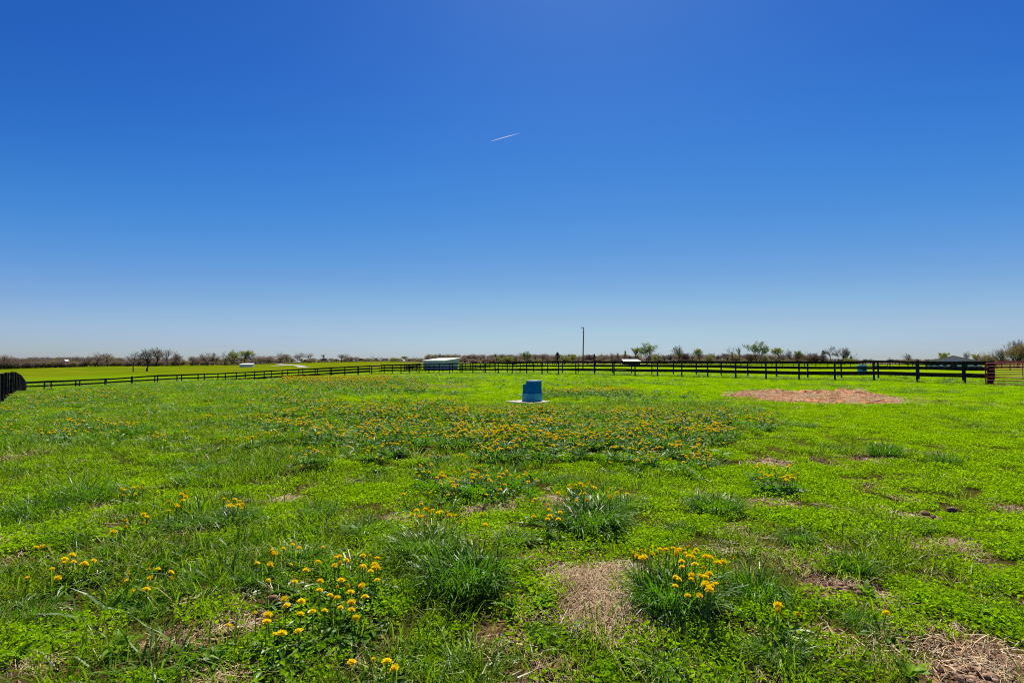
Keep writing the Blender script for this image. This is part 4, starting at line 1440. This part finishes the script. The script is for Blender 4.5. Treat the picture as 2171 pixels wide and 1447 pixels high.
wood('left_woods', -300, 255, 500, 580, 240, 754, 763, [0, 1, 2, 2, 2, 2, 3], 0.95, 'mass of purple-brown bare woodland behind the left hill trees', 1)
wood('hill_woods', 250, 640, 500, 560, 170, 755, 765, [0, 1, 0, 1, 5, 2, 3], 0.95, 'purple-brown bare wood standing behind the field pair and the white shed', 12)
wood('left_brushwood', -300, 620, 486, 500, 420, 762, 770, [2, 2, 2, 2, 3, 4], 1.2, 'brown brushwood filling the foot of the left wood', 2)
wood('far_conifer_belt', 62, 152, 620, 680, 46, 757.5, 761, [7], 1.0, 'dark evergreen belt on the far left ridge', 3)
wood('hilltop_brush', 630, 900, 430, 470, 110, 758, 764, [2, 2, 3, 4, 0], 1.3, 'low brown scrub along the hill skyline', 4)
wood('middle_woods', 905, 1330, 360, 430, 340, 749, 761, [0, 1, 2, 2, 4, 3, 5], 1.0, 'brown leafless woodland behind the middle fences', 5)
wood('middle_brushwood', 905, 1760, 345, 365, 300, 759, 765, [2, 4, 4, 2, 3], 1.4, 'rusty brushwood behind the light pole and the right trees', 6)
wood('right_woods', 1330, 1740, 350, 430, 170, 745, 760, [0, 1, 5, 4, 3, 5, 5], 0.85, 'thin brown woodland behind the tall right trees', 7)
wood('right_brushwood', 1700, 2300, 330, 360, 150, 759, 765, [2, 4, 3, 5], 1.4, 'sparse low scrub on the open right skyline', 8)
# hedge line along the crest of the left hill
n = 170
t = np.linspace(0, 1, n)
hpx = 470 + (960 - 470) * t
hd = 478 - 130 * t ** 1.3
hxx = (hpx - CX) / F * hd
kw, kh = KINDS['bush2'].w, KINDS['bush2'].h
hH = RNG.uniform(0.7, 1.3, n)
scatter('hedgerow', np.c_[hxx, hd, hz(hxx, hd)], np.c_[np.zeros((n, 2)), RNG.uniform(0, 6.28, n)], np.c_[RNG.uniform(1.0, 1.8, (n, 1)).repeat(2, 1) / kw, hH / kh], np.where(RNG.uniform(0, 1, n) < .6, 2, 3), [k.joined for k in WK],
        'thin dark hedge line along the crest of the left pasture', 'hedge')

# ------------------------------------------------------------------ old hay in the right paddock
hg = 0.085
hx0, hx1, hy0, hy1 = HAY[:, 0].min() - 1, HAY[:, 0].max() + 1, HAY[:, 1].min() - 1, HAY[:, 1].max() + 1
ax_, ay_ = np.arange(hx0, hx1, hg), np.arange(hy0, hy1, hg)
AX, AY = np.meshgrid(ax_, ay_)
fx, fy = AX.ravel(), AY.ravel()
nz = fuzz(fx, fy)
# distance inside the outline
P0, P1 = HAY, np.roll(HAY, -1, 0)
dmin = np.full(len(fx), 9.0)
for a, b in zip(P0, P1):
    ab = b - a
    tt = np.clip(((fx - a[0]) * ab[0] + (fy - a[1]) * ab[1]) / (ab @ ab), 0, 1)
    dmin = np.minimum(dmin, np.hypot(fx - a[0] - tt * ab[0], fy - a[1] - tt * ab[1]))
sgn = np.where(in_poly(fx, fy, HAY), dmin, -dmin) + 0.50 * nz + 0.25 * fuzz(fx * 2.3 + 5, fy * 2.3)
inside = sstep(0, 0.7, sgn)
lump = 0.035 * (1 + nz) + 0.05 * np.abs(fuzz(fx * 2.1 + 7, fy * 2.1)) + 0.03 * fuzz(fx * 4.3, fy * 4.3 + 3)
back = 0.16 * sstep(1.6, 0.4, sgn) * sstep(20.5, 23.5, fy) * (0.6 + 0.8 * np.clip(nz, -0.5, 1))
mound_x, mound_y = gp(1808, 836)
mound = 0.11 * np.exp(-(((fx - mound_x) / 0.75) ** 2 + ((fy - mound_y) / 0.9) ** 2))
hzv = hz(fx, fy) - 0.05 + inside * (0.045 + 0.62 * (np.maximum(lump, 0) + np.maximum(back, 0)) + 0.7 * mound)
ok = (sgn > -0.12)
nxh = len(ax_)
jj = (np.arange(len(ay_) - 1)[:, None] * nxh + np.arange(nxh - 1)[None]).ravel()
fq = np.c_[jj, jj + 1, jj + 1 + nxh, jj + nxh]
fq = fq[ok[fq].all(1)]
used = np.unique(fq)
remap = np.full(len(fx), -1); remap[used] = np.arange(len(used))
hc = np.array([HAY[:, 0].mean(), HAY[:, 1].mean(), h1(HAY[:, 0].mean(), HAY[:, 1].mean())])
hay = mesh_obj('old_hay_heap', np_mesh('old_hay_heap', np.c_[fx, fy, hzv][used] - hc, remap[fq], [M['hay']], True), None, hc)
tag(hay, 'low spread heap of trampled tan hay in front of the right-hand fence', 'hay heap')
sel = used[RNG.choice(len(used), 240)]
scatter('loose_hay', np.c_[fx[sel], fy[sel], hzv[sel] + 0.01] - hc, np.c_[RNG.normal(0, .2, (240, 2)), RNG.uniform(0, 6.28, 240)], np.c_[RNG.uniform(1.4, 2.4, (240, 1)).repeat(2, 1), RNG.uniform(1.5, 3.0, 240)], RNG.integers(0, 4, 240), STRAW, None, None, hay)

# ------------------------------------------------------------------ tall grass tufts (countable ones)
TUFT = [blades_mesh('grass_tuft', 560, 0.27, 0.16, 0.44, 0.0105, 0.48, 200 + i, M['tuft'], 0.55, 4) for i in range(3)]
TUFT_LAX = [blades_mesh('grass_tuft', 360, 0.20, 0.24, 0.55, 0.0095, 0.70, 210 + i, M['tuft'], 0.85, 5) for i in range(3)]
TUFTS = [  # base px, base py, width px, height px, lax?, label
    (985, 1264, 240, 128, 0, 'tall dark green grass tuft left of the straw patch, biggest of all'),
    (905, 1178, 200, 80, 0, 'dark green tuft with dandelions along its far edge, left of centre'),
    (1245, 1124, 215, 70, 0, 'broad dark tuft in the middle, beyond the straw patch'),
    (1420, 1300, 240, 122, 0, 'dark grass tuft carrying the dense cluster of dandelions'),
    (1598, 1280, 225, 120, 1, 'arching long-bladed tuft right of the dandelion cluster'),
    (1515, 1086, 150, 50, 0, 'tuft with a dark foot on the bright weeds, right of centre'),
    (1872, 969, 92, 46, 0, 'dark arching tuft in the bright weeds, left one of the two'),
    (1996, 988, 100, 50, 1, 'dark arching tuft in the bright weeds, right one of the two'),
    (1447, 936, 75, 27, 0, 'small dark-footed tuft at the edge of the dandelion band'),
    (1205, 1030, 80, 36, 0, 'small upright tuft beside the flowers beyond the middle tuft'),
    (1640, 1405, 190, 70, 1, 'loose spreading tuft near the bottom right'),
    (1680, 1152, 100, 46, 0, 'tuft between the arching one and the manure'),
    (1795, 1212, 120, 58, 0, 'dark tuft next to the clods of earth on the right'),
    (1930, 1125, 80, 32, 0, 'small tuft just below the manure pile'),
    (1815, 1330, 120, 55, 1, 'low spreading tuft near the right, below the clods'),
    (90, 1105, 210, 70, 1, 'broad wind-swept grass clump at the left edge'),
    (190, 1060, 200, 60, 1, 'leaning grass clump left of the small dandelion group'),
    (150, 1160, 150, 50, 1, 'low leaning clump in front of the broad one at the left edge'),
    (80, 1320, 130, 75, 0, 'upright sparse tuft near the bottom left corner'),
    (680, 1100, 110, 60, 0, 'soft upright tuft left of the dark central ones'),
    (560, 1235, 110, 48, 0, 'dark clump under the scattered dandelions at the left'),
    (650, 1200, 150, 50, 0, 'dark clump behind the scattered dandelions at the left'),
    (500, 1110, 150, 42, 0, 'dark clump under the tight dandelion group on the left'),
    (400, 1120, 110, 36, 0, 'low clump beside the small dandelion trio on the left'),
    (1000, 1040, 130, 42, 0, 'dark clump under the flowers in the middle distance'),
    (780, 1130, 120, 45, 0, 'mid-green clump left of the dandelion-edged tuft'),
    (1090, 1150, 100, 40, 0, 'small dark clump just above the biggest tuft'),
    (1330, 1080, 110, 36, 0, 'dark clump left of the dark-footed tuft'),
    (930, 985, 90, 26, 0, 'low dark clump in front of the dandelion band'),
    (1350, 960, 70, 20, 0, 'low dark clump at the right end of the flower band'),
    (780, 960, 90, 22, 0, 'low dark clump left of the flower band'),
    (430, 1000, 160, 34, 1, 'pale-glinting grass swell in the left middle distance'),
    (1690, 905, 90, 14, 0, 'dark patch of grass below the hay heap'),
    (860, 815, 14, 8, 0, 'single dark little tuft on the brown worn line far off'),
    (1440, 1130, 70, 28, 0, 'small tuft above the dandelion cluster'),
    (1150, 1350, 100, 34, 1, 'thin low tuft below the straw patch'),
    (330, 1300, 90, 34, 0, 'small clump under the row of dandelions at the left'),
    (1400, 1430, 170, 50, 1, 'ragged tuft cut by the bottom edge'),
]
for i, (px, py, wpx, hpx, lax, lab) in enumerate(TUFTS):
    x, y = gp(px, py)
    y += wpx * y / F * 0.22
    x = gx(px, y)
    src = (TUFT_LAX if lax else TUFT)[i % 3]
    wm = wpx * y / F
    hm = hpx * y / F
    o = mesh_obj('grass_tuft', src, None, (x, y, h1(x, y)), random.uniform(0, 6.28))
    sx = wm / (1.05 if lax else 0.90)
    o.scale = (sx, sx, min(max(hm / (0.38 if lax else 0.42), 0.30), 1.4))
    tag(o, lab, 'grass tuft', 'tall tufts in the paddock')

# ------------------------------------------------------------------ dandelions
def head_mesh(seed):
    r = random.Random(seed)
    mb = MB()
    for ring, (n, ro, z0, z1) in enumerate(((15, 0.0180, 0.0, 0.002), (13, 0.0145, 0.003, 0.008), (9, 0.0095, 0.006, 0.012))):
        if seed == 4:                      # a head only half open
            ro, z1 = ro * 0.55, z1 + 0.012
        for k in range(n):
            a = 6.283 * (k + r.uniform(-.25, .25)) / n
            q = ro * r.uniform(.78, 1.15)
            c, s = math.cos(a), math.sin(a)
            w = 0.0040
            i = len(mb.v)
            mb.v += [(c * .003, s * .003, z0), (c * q * .75 - s * w, s * q * .75 + c * w, z1), (c * q, s * q, z1 - .001), (c * q * .75 + s * w, s * q * .75 - c * w, z1)]
            mb.f.append((i, i + 3, i + 2, i + 1))
    mb.prism([(0.006 * math.cos(t), 0.006 * math.sin(t)) for t in [k * 1.0472 for k in range(6)]], 0.003, 0.012, 1.0, 0.6)
    return mb.mesh('flower_head', M['petal'])


def stem_mesh(L, seed):
    r = random.Random(seed)
    mb = MB()
    mb.tube([(0, 0, -L), (r.uniform(-.01, .01), r.uniform(-.01, .01), -L * .5), (0, 0, 0)], 0.0022, 5)
    return mb.mesh('stem', M['stem'])


HEADS = [head_mesh(i) for i in range(5)]
STEMS = {k: stem_mesh(k, 3) for k in (0.10, 0.14, 0.16, 0.20, 0.24)}


def rosette_mesh(seed):
    r = random.Random(seed)
    v, f = [], []
    k = 9
    for i in range(k):
        a = 6.283 * i / k + r.uniform(-.3, .3)
        L = r.uniform(.07, .14); up = r.uniform(.25, .9)
        c, s_ = math.cos(a), math.sin(a)
        n0 = len(v)
        m_ = 6
        for q in range(m_ + 1):
            t = q / m_
            w = (0.004 + 0.013 * t * (1.25 - t)) * (1.35 if q % 2 else 0.55)
            x = L * t; z = 0.005 + L * (up * t - 0.6 * up * t * t)
            v += [(c * x - s_ * w, s_ * x + c * w, z + w * .4), (c * x, s_ * x, z), (c * x + s_ * w, s_ * x - c * w, z + w * .4)]
            if q:
                b_ = n0 + 3 * (q - 1)
                f += [(b_, b_ + 3, b_ + 4, b_ + 1), (b_ + 1, b_ + 4, b_ + 5, b_ + 2)]
    return np_mesh('leaf_rosette', v, f, [M['tuft']])


ROSETTES = [rosette_mesh(i) for i in range(4)]


def joined_flower(i, L):
    a, b = HEADS[i], STEMS[L]
    c = ROSETTES[i % 4]
    va = [tuple(v.co) for v in a.vertices]; vb = [tuple(v.co) for v in b.vertices]; vc = [(v.co.x, v.co.y, v.co.z - L) for v in c.vertices]
    fa = [tuple(p.vertices) for p in a.polygons]; fb = [tuple(q + len(va) for q in p.vertices) for p in b.polygons]; fc = [tuple(q + len(va) + len(vb) for q in p.vertices) for p in c.polygons]
    return np_mesh('dandelion', va + vb + vc, fa + fb + fc, [M['petal'], M['stem'], M['tuft']], False, [0] * len(fa) + [1] * len(fb) + [2] * len(fc))


FLOWERS = [joined_flower(i, 0.14) for i in range(4)]
CL = {}
CL['small dandelion in the loose group farthest left near the bottom'] = (0.08, [(165, 1171), (150, 1180), (149, 1187), (169, 1185), (191, 1189), (211, 1182), (124, 1200), (137, 1218), (73, 1218), (90, 1155), (103, 1152)])
CL['dandelion in the group left of the bottom-left earth patch'] = (0.08, [(287, 1213), (282, 1224), (329, 1203), (346, 1200), (372, 1207), (330, 1218), (295, 1245), (323, 1242), (376, 1223)])
CL['dandelion in the thin string of six above the left group'] = (0.08, [(313, 1086), (319, 1093), (275, 1104), (312, 1108), (276, 1117), (250, 1122)])
CL['dandelion in the small knot left of the tight dozen'] = (0.12, [(367, 1063), (381, 1066), (366, 1079), (392, 1045), (398, 1043), (401, 1050), (384, 1070), (395, 1058)])
CL['dandelion in the small flock near the leaning left clump'] = (0.12, [(266, 1033), (271, 1036), (267, 1050), (290, 1031), (295, 1045), (302, 1033), (311, 1034), (311, 1022)])
CL['dandelion in the tight dozen on the dark left clump'] = (0.12, [(480, 1054), (503, 1056), (490, 1060), (511, 1067), (494, 1066), (490, 1070), (501, 1071), (519, 1065), (525, 1072), (519, 1074), (513, 1060)])
CL['dandelion among the widely scattered ones left of the biggest tuft'] = (0.10, [(587, 1166), (590, 1168), (585, 1163), (553, 1188), (580, 1190), (623, 1191), (655, 1202), (576, 1224), (632, 1226), (680, 1186), (627, 1150), (640, 1156), (690, 1155), (685, 1224), (684, 1243), (607, 1158), (611, 1260), (616, 1275), (646, 1266), (552, 1290), (577, 1293), (575, 1308), (495, 1316), (592, 1334), (607, 1331), (641, 1328), (695, 1285), (670, 1286), (645, 1293)])
CL['dandelion in the thick group nearest left of the biggest tuft'] = (0.12, [(725, 1173), (718, 1176), (739, 1182), (715, 1192), (724, 1194), (774, 1172), (786, 1178), (804, 1177), (766, 1201), (774, 1195), (799, 1190), (798, 1197), (805, 1197), (790, 1204), (804, 1222), (729, 1223), (723, 1239), (743, 1239), (749, 1248), (721, 1258), (779, 1257), (751, 1268), (728, 1279), (751, 1283), (760, 1300), (706, 1254), (772, 1234)])
CL['dandelion of the four near the bottom edge'] = (0.08, [(752, 1391), (798, 1384), (826, 1390), (842, 1402)])
CL['dandelion in the row on top of the dandelion-edged tuft'] = (0.20, [(877, 1087), (885, 1079), (904, 1076), (915, 1082), (912, 1086), (893, 1091), (930, 1084), (950, 1084), (955, 1088), (968, 1090), (977, 1104), (992, 1099), (895, 1065), (1030, 1109), (1022, 1085), (909, 1079), (919, 1078), (935, 1082)])
CL['dandelion in the dense bunch on the tuft right of the straw'] = (0.22, [(1423, 1157), (1430, 1163), (1442, 1163), (1453, 1157), (1427, 1173), (1455, 1174), (1440, 1184), (1466, 1166), (1471, 1160), (1491, 1174), (1499, 1177), (1515, 1188), (1441, 1196), (1468, 1190), (1485, 1200), (1497, 1209), (1460, 1211), (1489, 1217), (1478, 1213), (1427, 1216), (1434, 1221), (1426, 1235), (1460, 1221), (1486, 1233), (1496, 1238), (1510, 1231), (1497, 1246), (1452, 1255), (1476, 1254), (1498, 1243), (1448, 1168), (1436, 1160), (1462, 1176), (1494, 1242), (1490, 1228), (1502, 1234)])
CL['dandelion on the left shoulder of the flowering tuft by the straw'] = (0.20, [(1355, 1165), (1362, 1175), (1370, 1163), (1358, 1178), (1395, 1160), (1340, 1165), (1408, 1160), (1380, 1168), (1347, 1172)])
CL['dandelion between the flowering tuft and the arching one'] = (0.20, [(1551, 1181), (1527, 1185)])
CL['dandelion of the three low ones under the arching tuft'] = (0.08, [(1640, 1274), (1636, 1289), (1680, 1295)])
CL['single low dandelion by the dock plant at the right'] = (0.06, [(1865, 1290)])
CL['dandelion in the long group beyond the middle tuft'] = (0.20, [(1182, 1043), (1208, 1033), (1219, 1026), (1230, 1023), (1248, 1022), (1255, 1030), (1237, 1028), (1238, 1043), (1228, 1050), (1260, 1032), (1283, 1042), (1292, 1033), (1306, 1042), (1313, 1037), (1328, 1044), (1290, 1050), (1206, 1027), (1197, 1047), (1242, 1060), (1220, 1058)])
CL['dandelion of the few left of the broad middle tuft'] = (0.14, [(1133, 1055), (1128, 1060), (1160, 1097), (1183, 1097), (1165, 1090), (1186, 1083), (1131, 1092), (1163, 1078), (1162, 1066)])
CL['dandelion in the small bright patch right of the middle, by the tuft'] = (0.16, [(1445, 962), (1452, 965), (1462, 960), (1470, 964), (1480, 961), (1488, 965), (1496, 968), (1503, 966), (1466, 968), (1478, 969), (1490, 972), (1500, 974)])
CL['dandelion in the little patch left of that bright one'] = (0.16, [(1365, 966), (1372, 962), (1380, 968), (1388, 960), (1394, 967), (1400, 972), (1376, 973)])
dand = []
rr = random.Random(5)
flock = []
for k in range(72):
    flock.append((rr.gauss(990, 62), rr.gauss(1005, 19)))
CL['dandelion in the broad flock in front of the waterer'] = (0.17, [(x, min(max(y, 963), 1046)) for x, y in flock])
for lab, (hh, pts) in CL.items():
    special = {}
    if len(pts) >= 6:
        ix = list(range(len(pts)))
        for word, key in (('leftmost', lambda i: pts[i][0]), ('rightmost', lambda i: -pts[i][0]), ('nearest', lambda i: -pts[i][1]), ('farthest', lambda i: pts[i][1])):
            special.setdefault(min((i for i in ix if i not in special), key=key), word)
    mx_, my_ = sorted(p[0] for p in pts)[len(pts) // 2], sorted(p[1] for p in pts)[len(pts) // 2]
    for i, (px, py) in enumerate(pts):
        part = (', near ' if py > my_ else ', far ') + ('right part' if px > mx_ else 'left part') if len(pts) >= 14 and i not in special else ''
        dand.append((px, py, hh, lab + part, special.get(i)))
dand = dand[:300]
stem_keys = sorted(STEMS)
for px, py, hh, lab, word in dand:
    hh = hh + 0.055 if hh < 0.15 else hh + 0.01
    x, y = gp(px, py, hh)
    z = h1(x, y) + hh
    near = y < 5.2
    L = min(stem_keys, key=lambda k: abs(k - hh))
    rot = (random.gauss(-0.1, .34), random.gauss(0, .34), random.uniform(0, 6.28))
    sc = random.uniform(0.95, 1.45)
    if near:
        e = empty('dandelion', (x, y, z))
        h = mesh_obj('flower_head', random.choice(HEADS), e)
        h.rotation_euler = rot; h.scale = (sc, sc, sc)
        s = mesh_obj('stem', STEMS[L], e)
        s.rotation_euler = (random.gauss(0, .08), random.gauss(0, .08), 0)
        if hh < 0.2:
            q = mesh_obj('leaf_rosette', random.choice(ROSETTES), e)
            q.location = (random.gauss(0, .02), random.gauss(0, .02), -hh); q.rotation_euler = (0, 0, random.uniform(0, 6.28))
    else:
        e = mesh_obj('dandelion', random.choice(FLOWERS), None, (x, y, z))
        e.rotation_euler = rot; e.scale = (sc, sc, sc)
    tag(e, word + ' ' + lab.replace('small dandelion', 'dandelion') if word else lab, 'dandelion', lab.split(',')[0].replace('dandelion', 'dandelions', 1) if not lab.startswith('single') else None)

# the drifts of dandelions farther off
fx_, fy_, fs_ = [], [], []


def drift(n, px0, px1, py0, py1, hh=0.15, clump=0.55, size=1.0):
    cl = [(rr.uniform(px0, px1), rr.uniform(py0, py1)) for _ in range(max(3, n // 12))]
    k = 0
    while k < n:
        if rr.random() < clump:
            c = rr.choice(cl)
            px, py = rr.gauss(c[0], 16), rr.gauss(c[1], 2.6)
        else:
            px, py = rr.uniform(px0, px1), rr.uniform(py0, py1)
        if py < HOR + 18:
            continue
        d = (EYE - hh) * F / (py - HOR)
        x = gx(px, d)
        d2 = (EYE - hh - h1(x, d)) * F / (py - HOR)
        if d2 < 4 or d2 > 95: 
            k += 1
            continue
        fx_.append(gx(px, d2)); fy_.append(d2); fs_.append(size * (1.10 + 0.30 * min(d2 / 30, 1.8)))
        k += 1


drift(880, 640, 1180, 866, 935)
drift(900, 1040, 1560, 868, 925)
drift(420, 600, 1000, 845, 880)
drift(240, 1000, 1500, 925, 962, clump=0.7)
drift(90, 540, 700, 880, 915)
drift(90, 0, 220, 850, 930)
drift(60, 0, 70, 830, 870, clump=0.7)
drift(260, 60, 620, 826, 935, clump=0.6)
drift(420, 420, 1000, 800, 866, clump=0.6)
drift(120, 850, 1330, 800, 830, clump=0.6)
drift(40, 600, 850, 935, 985, clump=0.7)
drift(1300, 600, 830, 797, 812, clump=0.4, size=1.2)
drift(620, 480, 900, 808, 830, size=1.1)
drift(260, 60, 330, 826, 850, clump=0.75)
drift(420, 1150, 1330, 824, 836, clump=0.75)
drift(60, 1330, 1480, 828, 842, clump=0.8)
drift(240, 800, 930, 797, 812, clump=0.7)
drift(40, 1590, 1680, 884, 900, clump=0.9)
drift(40, 1280, 1560, 950, 1000, clump=0.8)
drift(26, 2000, 2160, 800, 812, clump=0.8)
drift(24, 1600, 1700, 1005, 1035, hh=0.08, clump=0.9)
fx_, fy_, fs_ = np.array(fx_), np.array(fy_), np.array(fs_)
n = len(fx_)
scatter('dandelion_drifts', np.c_[fx_, fy_, hz(fx_, fy_) + RNG.uniform(0.16, 0.23, n) + 0.0028 * fy_], np.c_[RNG.normal(-0.1, .2, n), RNG.normal(0, .2, n), RNG.uniform(0, 6.28, n)], fs_[:, None].repeat(3, 1) * RNG.uniform(0.85, 1.2, (n, 1)), RNG.integers(0, 4, n), FLOWERS,
        'yellow drifts of countless dandelions across the middle of the paddock', 'dandelions')


# ------------------------------------------------------------------ broad-leaved plants
def leaf_blade(L, wd, seed):
    r = random.Random(seed)
    v, f = [], []
    n = 6
    for i in range(n + 1):
        t = i / n
        w = wd * (max(math.sin(math.pi * min(t * 0.86 + 0.10, 1)), 0.0) ** 0.8) * (1 if i < n else 0.05) * r.uniform(.92, 1.08)
        x = L * t
        z = L * (0.42 * t - 0.50 * t * t)
        wv_ = 0.008 * math.sin(i * 2.1 + seed)
        v += [(x, -w / 2, z + w * .16 + wv_), (x, 0, z), (x, w / 2, z + w * .16 - wv_)]
        if i:
            a = 3 * (i - 1)
            f += [(a, a + 3, a + 4, a + 1), (a + 1, a + 4, a + 5, a + 2)]
    return np_mesh('leaf', v, f, [M['dock']], True)


LEAVES = [leaf_blade(0.17, 0.05, 1), leaf_blade(0.15, 0.06, 2), leaf_blade(0.19, 0.045, 3), leaf_blade(0.13, 0.065, 4)]
DOCKS = [(1085, 1290, 1.0, 'broad-leaved rosette at the right foot of the biggest tuft'), (1150, 1275, 0.9, 'broad-leaved rosette between the biggest tuft and the straw'),
         (1112, 1200, 0.75, 'bright broad-leaved rosette above the straw, beside the biggest tuft'), (268, 1375, 1.0, 'broad-leaved plant near the bottom left, between bare patches'),
         (860, 1418, 0.9, 'broad-leaved plant beside the four bottom dandelions'), (1752, 1290, 0.85, 'broad-leaved plant below the clods of earth'),
         (2068, 1300, 1.1, 'long-leaved rosette alone at the right side'), (1828, 1262, 0.95, 'upright round-leaved plant growing out of the clods'),
         (1905, 1428, 0.95, 'large broad-leaved plant at the bottom right'), (1880, 1112, 0.8, 'low leafy plant left below the manure pile'),
         (2098, 1112, 0.9, 'low leafy plant right of the manure pile'), (1765, 1115, 0.7, 'pale little rosette left of the smaller manure pile'),
         (480, 1395, 0.9, 'low leafy plant at the bottom, left of centre'), (60, 1390, 1.0, 'leafy plant in the bottom left corner'), (1240, 1165, 0.75, 'small leafy plant under the middle tuft'),
         (690, 1250, 0.8, 'dark leafy plant amid the scattered dandelions'), (1320, 1395, 0.8, 'leafy plant below the straw patch')]
for px, py, sc, lab in DOCKS:
    x, y = gp(px, py)
    e = empty('dock_plant', (x, y, h1(x, y) + 0.012), random.uniform(0, 6.28))
    e.scale = (sc, sc, sc)
    tag(e, lab, 'weed plant', 'broad-leaved weeds in the foreground')
    k = random.randint(8, 11)
    for i in range(k):
        o = mesh_obj('leaf', random.choice(LEAVES), e)
        o.rotation_euler = (random.gauss(0, .35), -random.uniform(0.25, 1.0), 6.283 * i / k + random.gauss(0, .35))
        q = random.uniform(.40, .75)
        o.scale = (q, q, q)


# ------------------------------------------------------------------ manure and clods
def lump_pile(px, py, wpx, n, size, name, label, cat, mat, seed, group):
    r = random.Random(seed)
    x, y = gp(px, py)
    mb = MB()
    half = wpx * y / F / 2
    for i in range(n):
        a = r.uniform(0, 6.283); q = half * math.sqrt(r.random())
        c = Vector((q * math.cos(a), q * math.sin(a) * 0.8, size * (0.6 + 1.8 * max(0, 1 - q / half) * r.random())))
        s = size * r.uniform(.65, 1.2)
        n0 = len(mb.v)
        ph = r.uniform(0, 6.28)
        for la in range(5):
            t = math.pi * la / 4
            for lo_ in range(7):
                u = 6.283 * lo_ / 7 + ph
                k = s * r.uniform(.82, 1.12) if 0 < la < 4 else s * .9
                mb.v.append((c.x + k * math.sin(t) * math.cos(u) * 1.15, c.y + k * math.sin(t) * math.sin(u), c.z + k * math.cos(t) * .8))
        for la in range(4):
            for lo_ in range(7):
                p = n0 + la * 7 + lo_; q2 = n0 + la * 7 + (lo_ + 1) % 7
                mb.f.append((p, p + 7, q2 + 7, q2))
    tag(mb.build(name, mat, None, (x, y, h1(x, y)), 0, True), label, cat, group)


MG = 'droppings in the paddock'
lump_pile(1957, 1100, 46, 16, 0.032, 'manure_pile', 'brown pile of round horse droppings on the bright weeds', 'manure', M['manure'], 1, MG)
lump_pile(1899, 1096, 22, 7, 0.028, 'manure_pile', 'small heap of droppings just left of the round pile', 'manure', M['manure'], 2, MG)
lump_pile(2007, 1081, 17, 6, 0.026, 'manure_pile', 'little heap of droppings behind the round pile', 'manure', M['manure'], 3, MG)
lump_pile(1721, 1074, 18, 6, 0.026, 'manure_pile', 'lone little heap of droppings nearer the middle', 'manure', M['manure'], 4, MG)
lump_pile(1792, 1246, 60, 26, 0.020, 'earth_clods', 'crumbly clods of earth thrown up beside a round-leaved plant', 'soil clods', M['soil'], 5, None)
lump_pile(2045, 1425, 80, 30, 0.020, 'earth_clods', 'crumbly clods of earth at the bottom right corner', 'soil clods', M['soil'], 6, None)
lump_pile(590, 1268, 26, 10, 0.02, 'earth_clods', 'small pale clods among the scattered dandelions', 'soil clods', M['soil'], 7, None)

# ------------------------------------------------------------------ vapour trail high in the sky
def trail_mat():
    m, n, l = nt('vapour')
    out = n.new('ShaderNodeOutputMaterial')
    d = n.new('ShaderNodeBsdfDiffuse'); d.inputs['Color'].default_value = (0.9, 0.9, 0.9, 1)
    tl = n.new('ShaderNodeBsdfTranslucent'); tl.inputs['Color'].default_value = (0.9, 0.9, 0.9, 1)
    mx0 = n.new('ShaderNodeMixShader'); mx0.inputs[0].default_value = 0.5
    l.new(d.outputs[0], mx0.inputs[1]); l.new(tl.outputs[0], mx0.inputs[2])
    tr = n.new('ShaderNodeBsdfTransparent')
    a = n.new('ShaderNodeAttribute'); a.attribute_name = 'fade'
    mx = n.new('ShaderNodeMixShader')
    l.new(a.outputs['Fac'], mx.inputs[0]); l.new(tr.outputs[0], mx.inputs[1]); l.new(mx0.outputs[0], mx.inputs[2])
    l.new(mx.outputs[0], out.inputs['Surface'])
    return m


td = 5200.0
TILT = math.atan((HOR - 723.5) / F)


def far_point(px, py, d):
    u = (723.5 - py) / F
    k = math.cos(TILT) - u * math.sin(TILT)
    return Vector(((px - CX) / F * d / k, d, EYE + d * (math.sin(TILT) + u * math.cos(TILT)) / k))


a0, a1 = far_point(1040, 299.5, td), far_point(1104, 281.5, td + 120)
mb = MB()
ptsT = [a0.lerp(a1, k / 12) - a0 for k in range(13)]
mb.tube(ptsT, [1.4] + [2.2 + 0.22 * k for k in range(12)], 8)
me = mb.mesh('contrail', trail_mat(), True)
fa = me.attributes.new('fade', 'FLOAT', 'POINT')
L_ = (a1 - a0).length
fa.data.foreach_set('value', np.array([0.95 * max(0.0, 1 - Vector(v).length / L_) ** 1.15 for v in mb.v], np.float32))
tag(mesh_obj('contrail', me, None, a0), 'short white vapour trail in the clear blue sky', 'contrail')
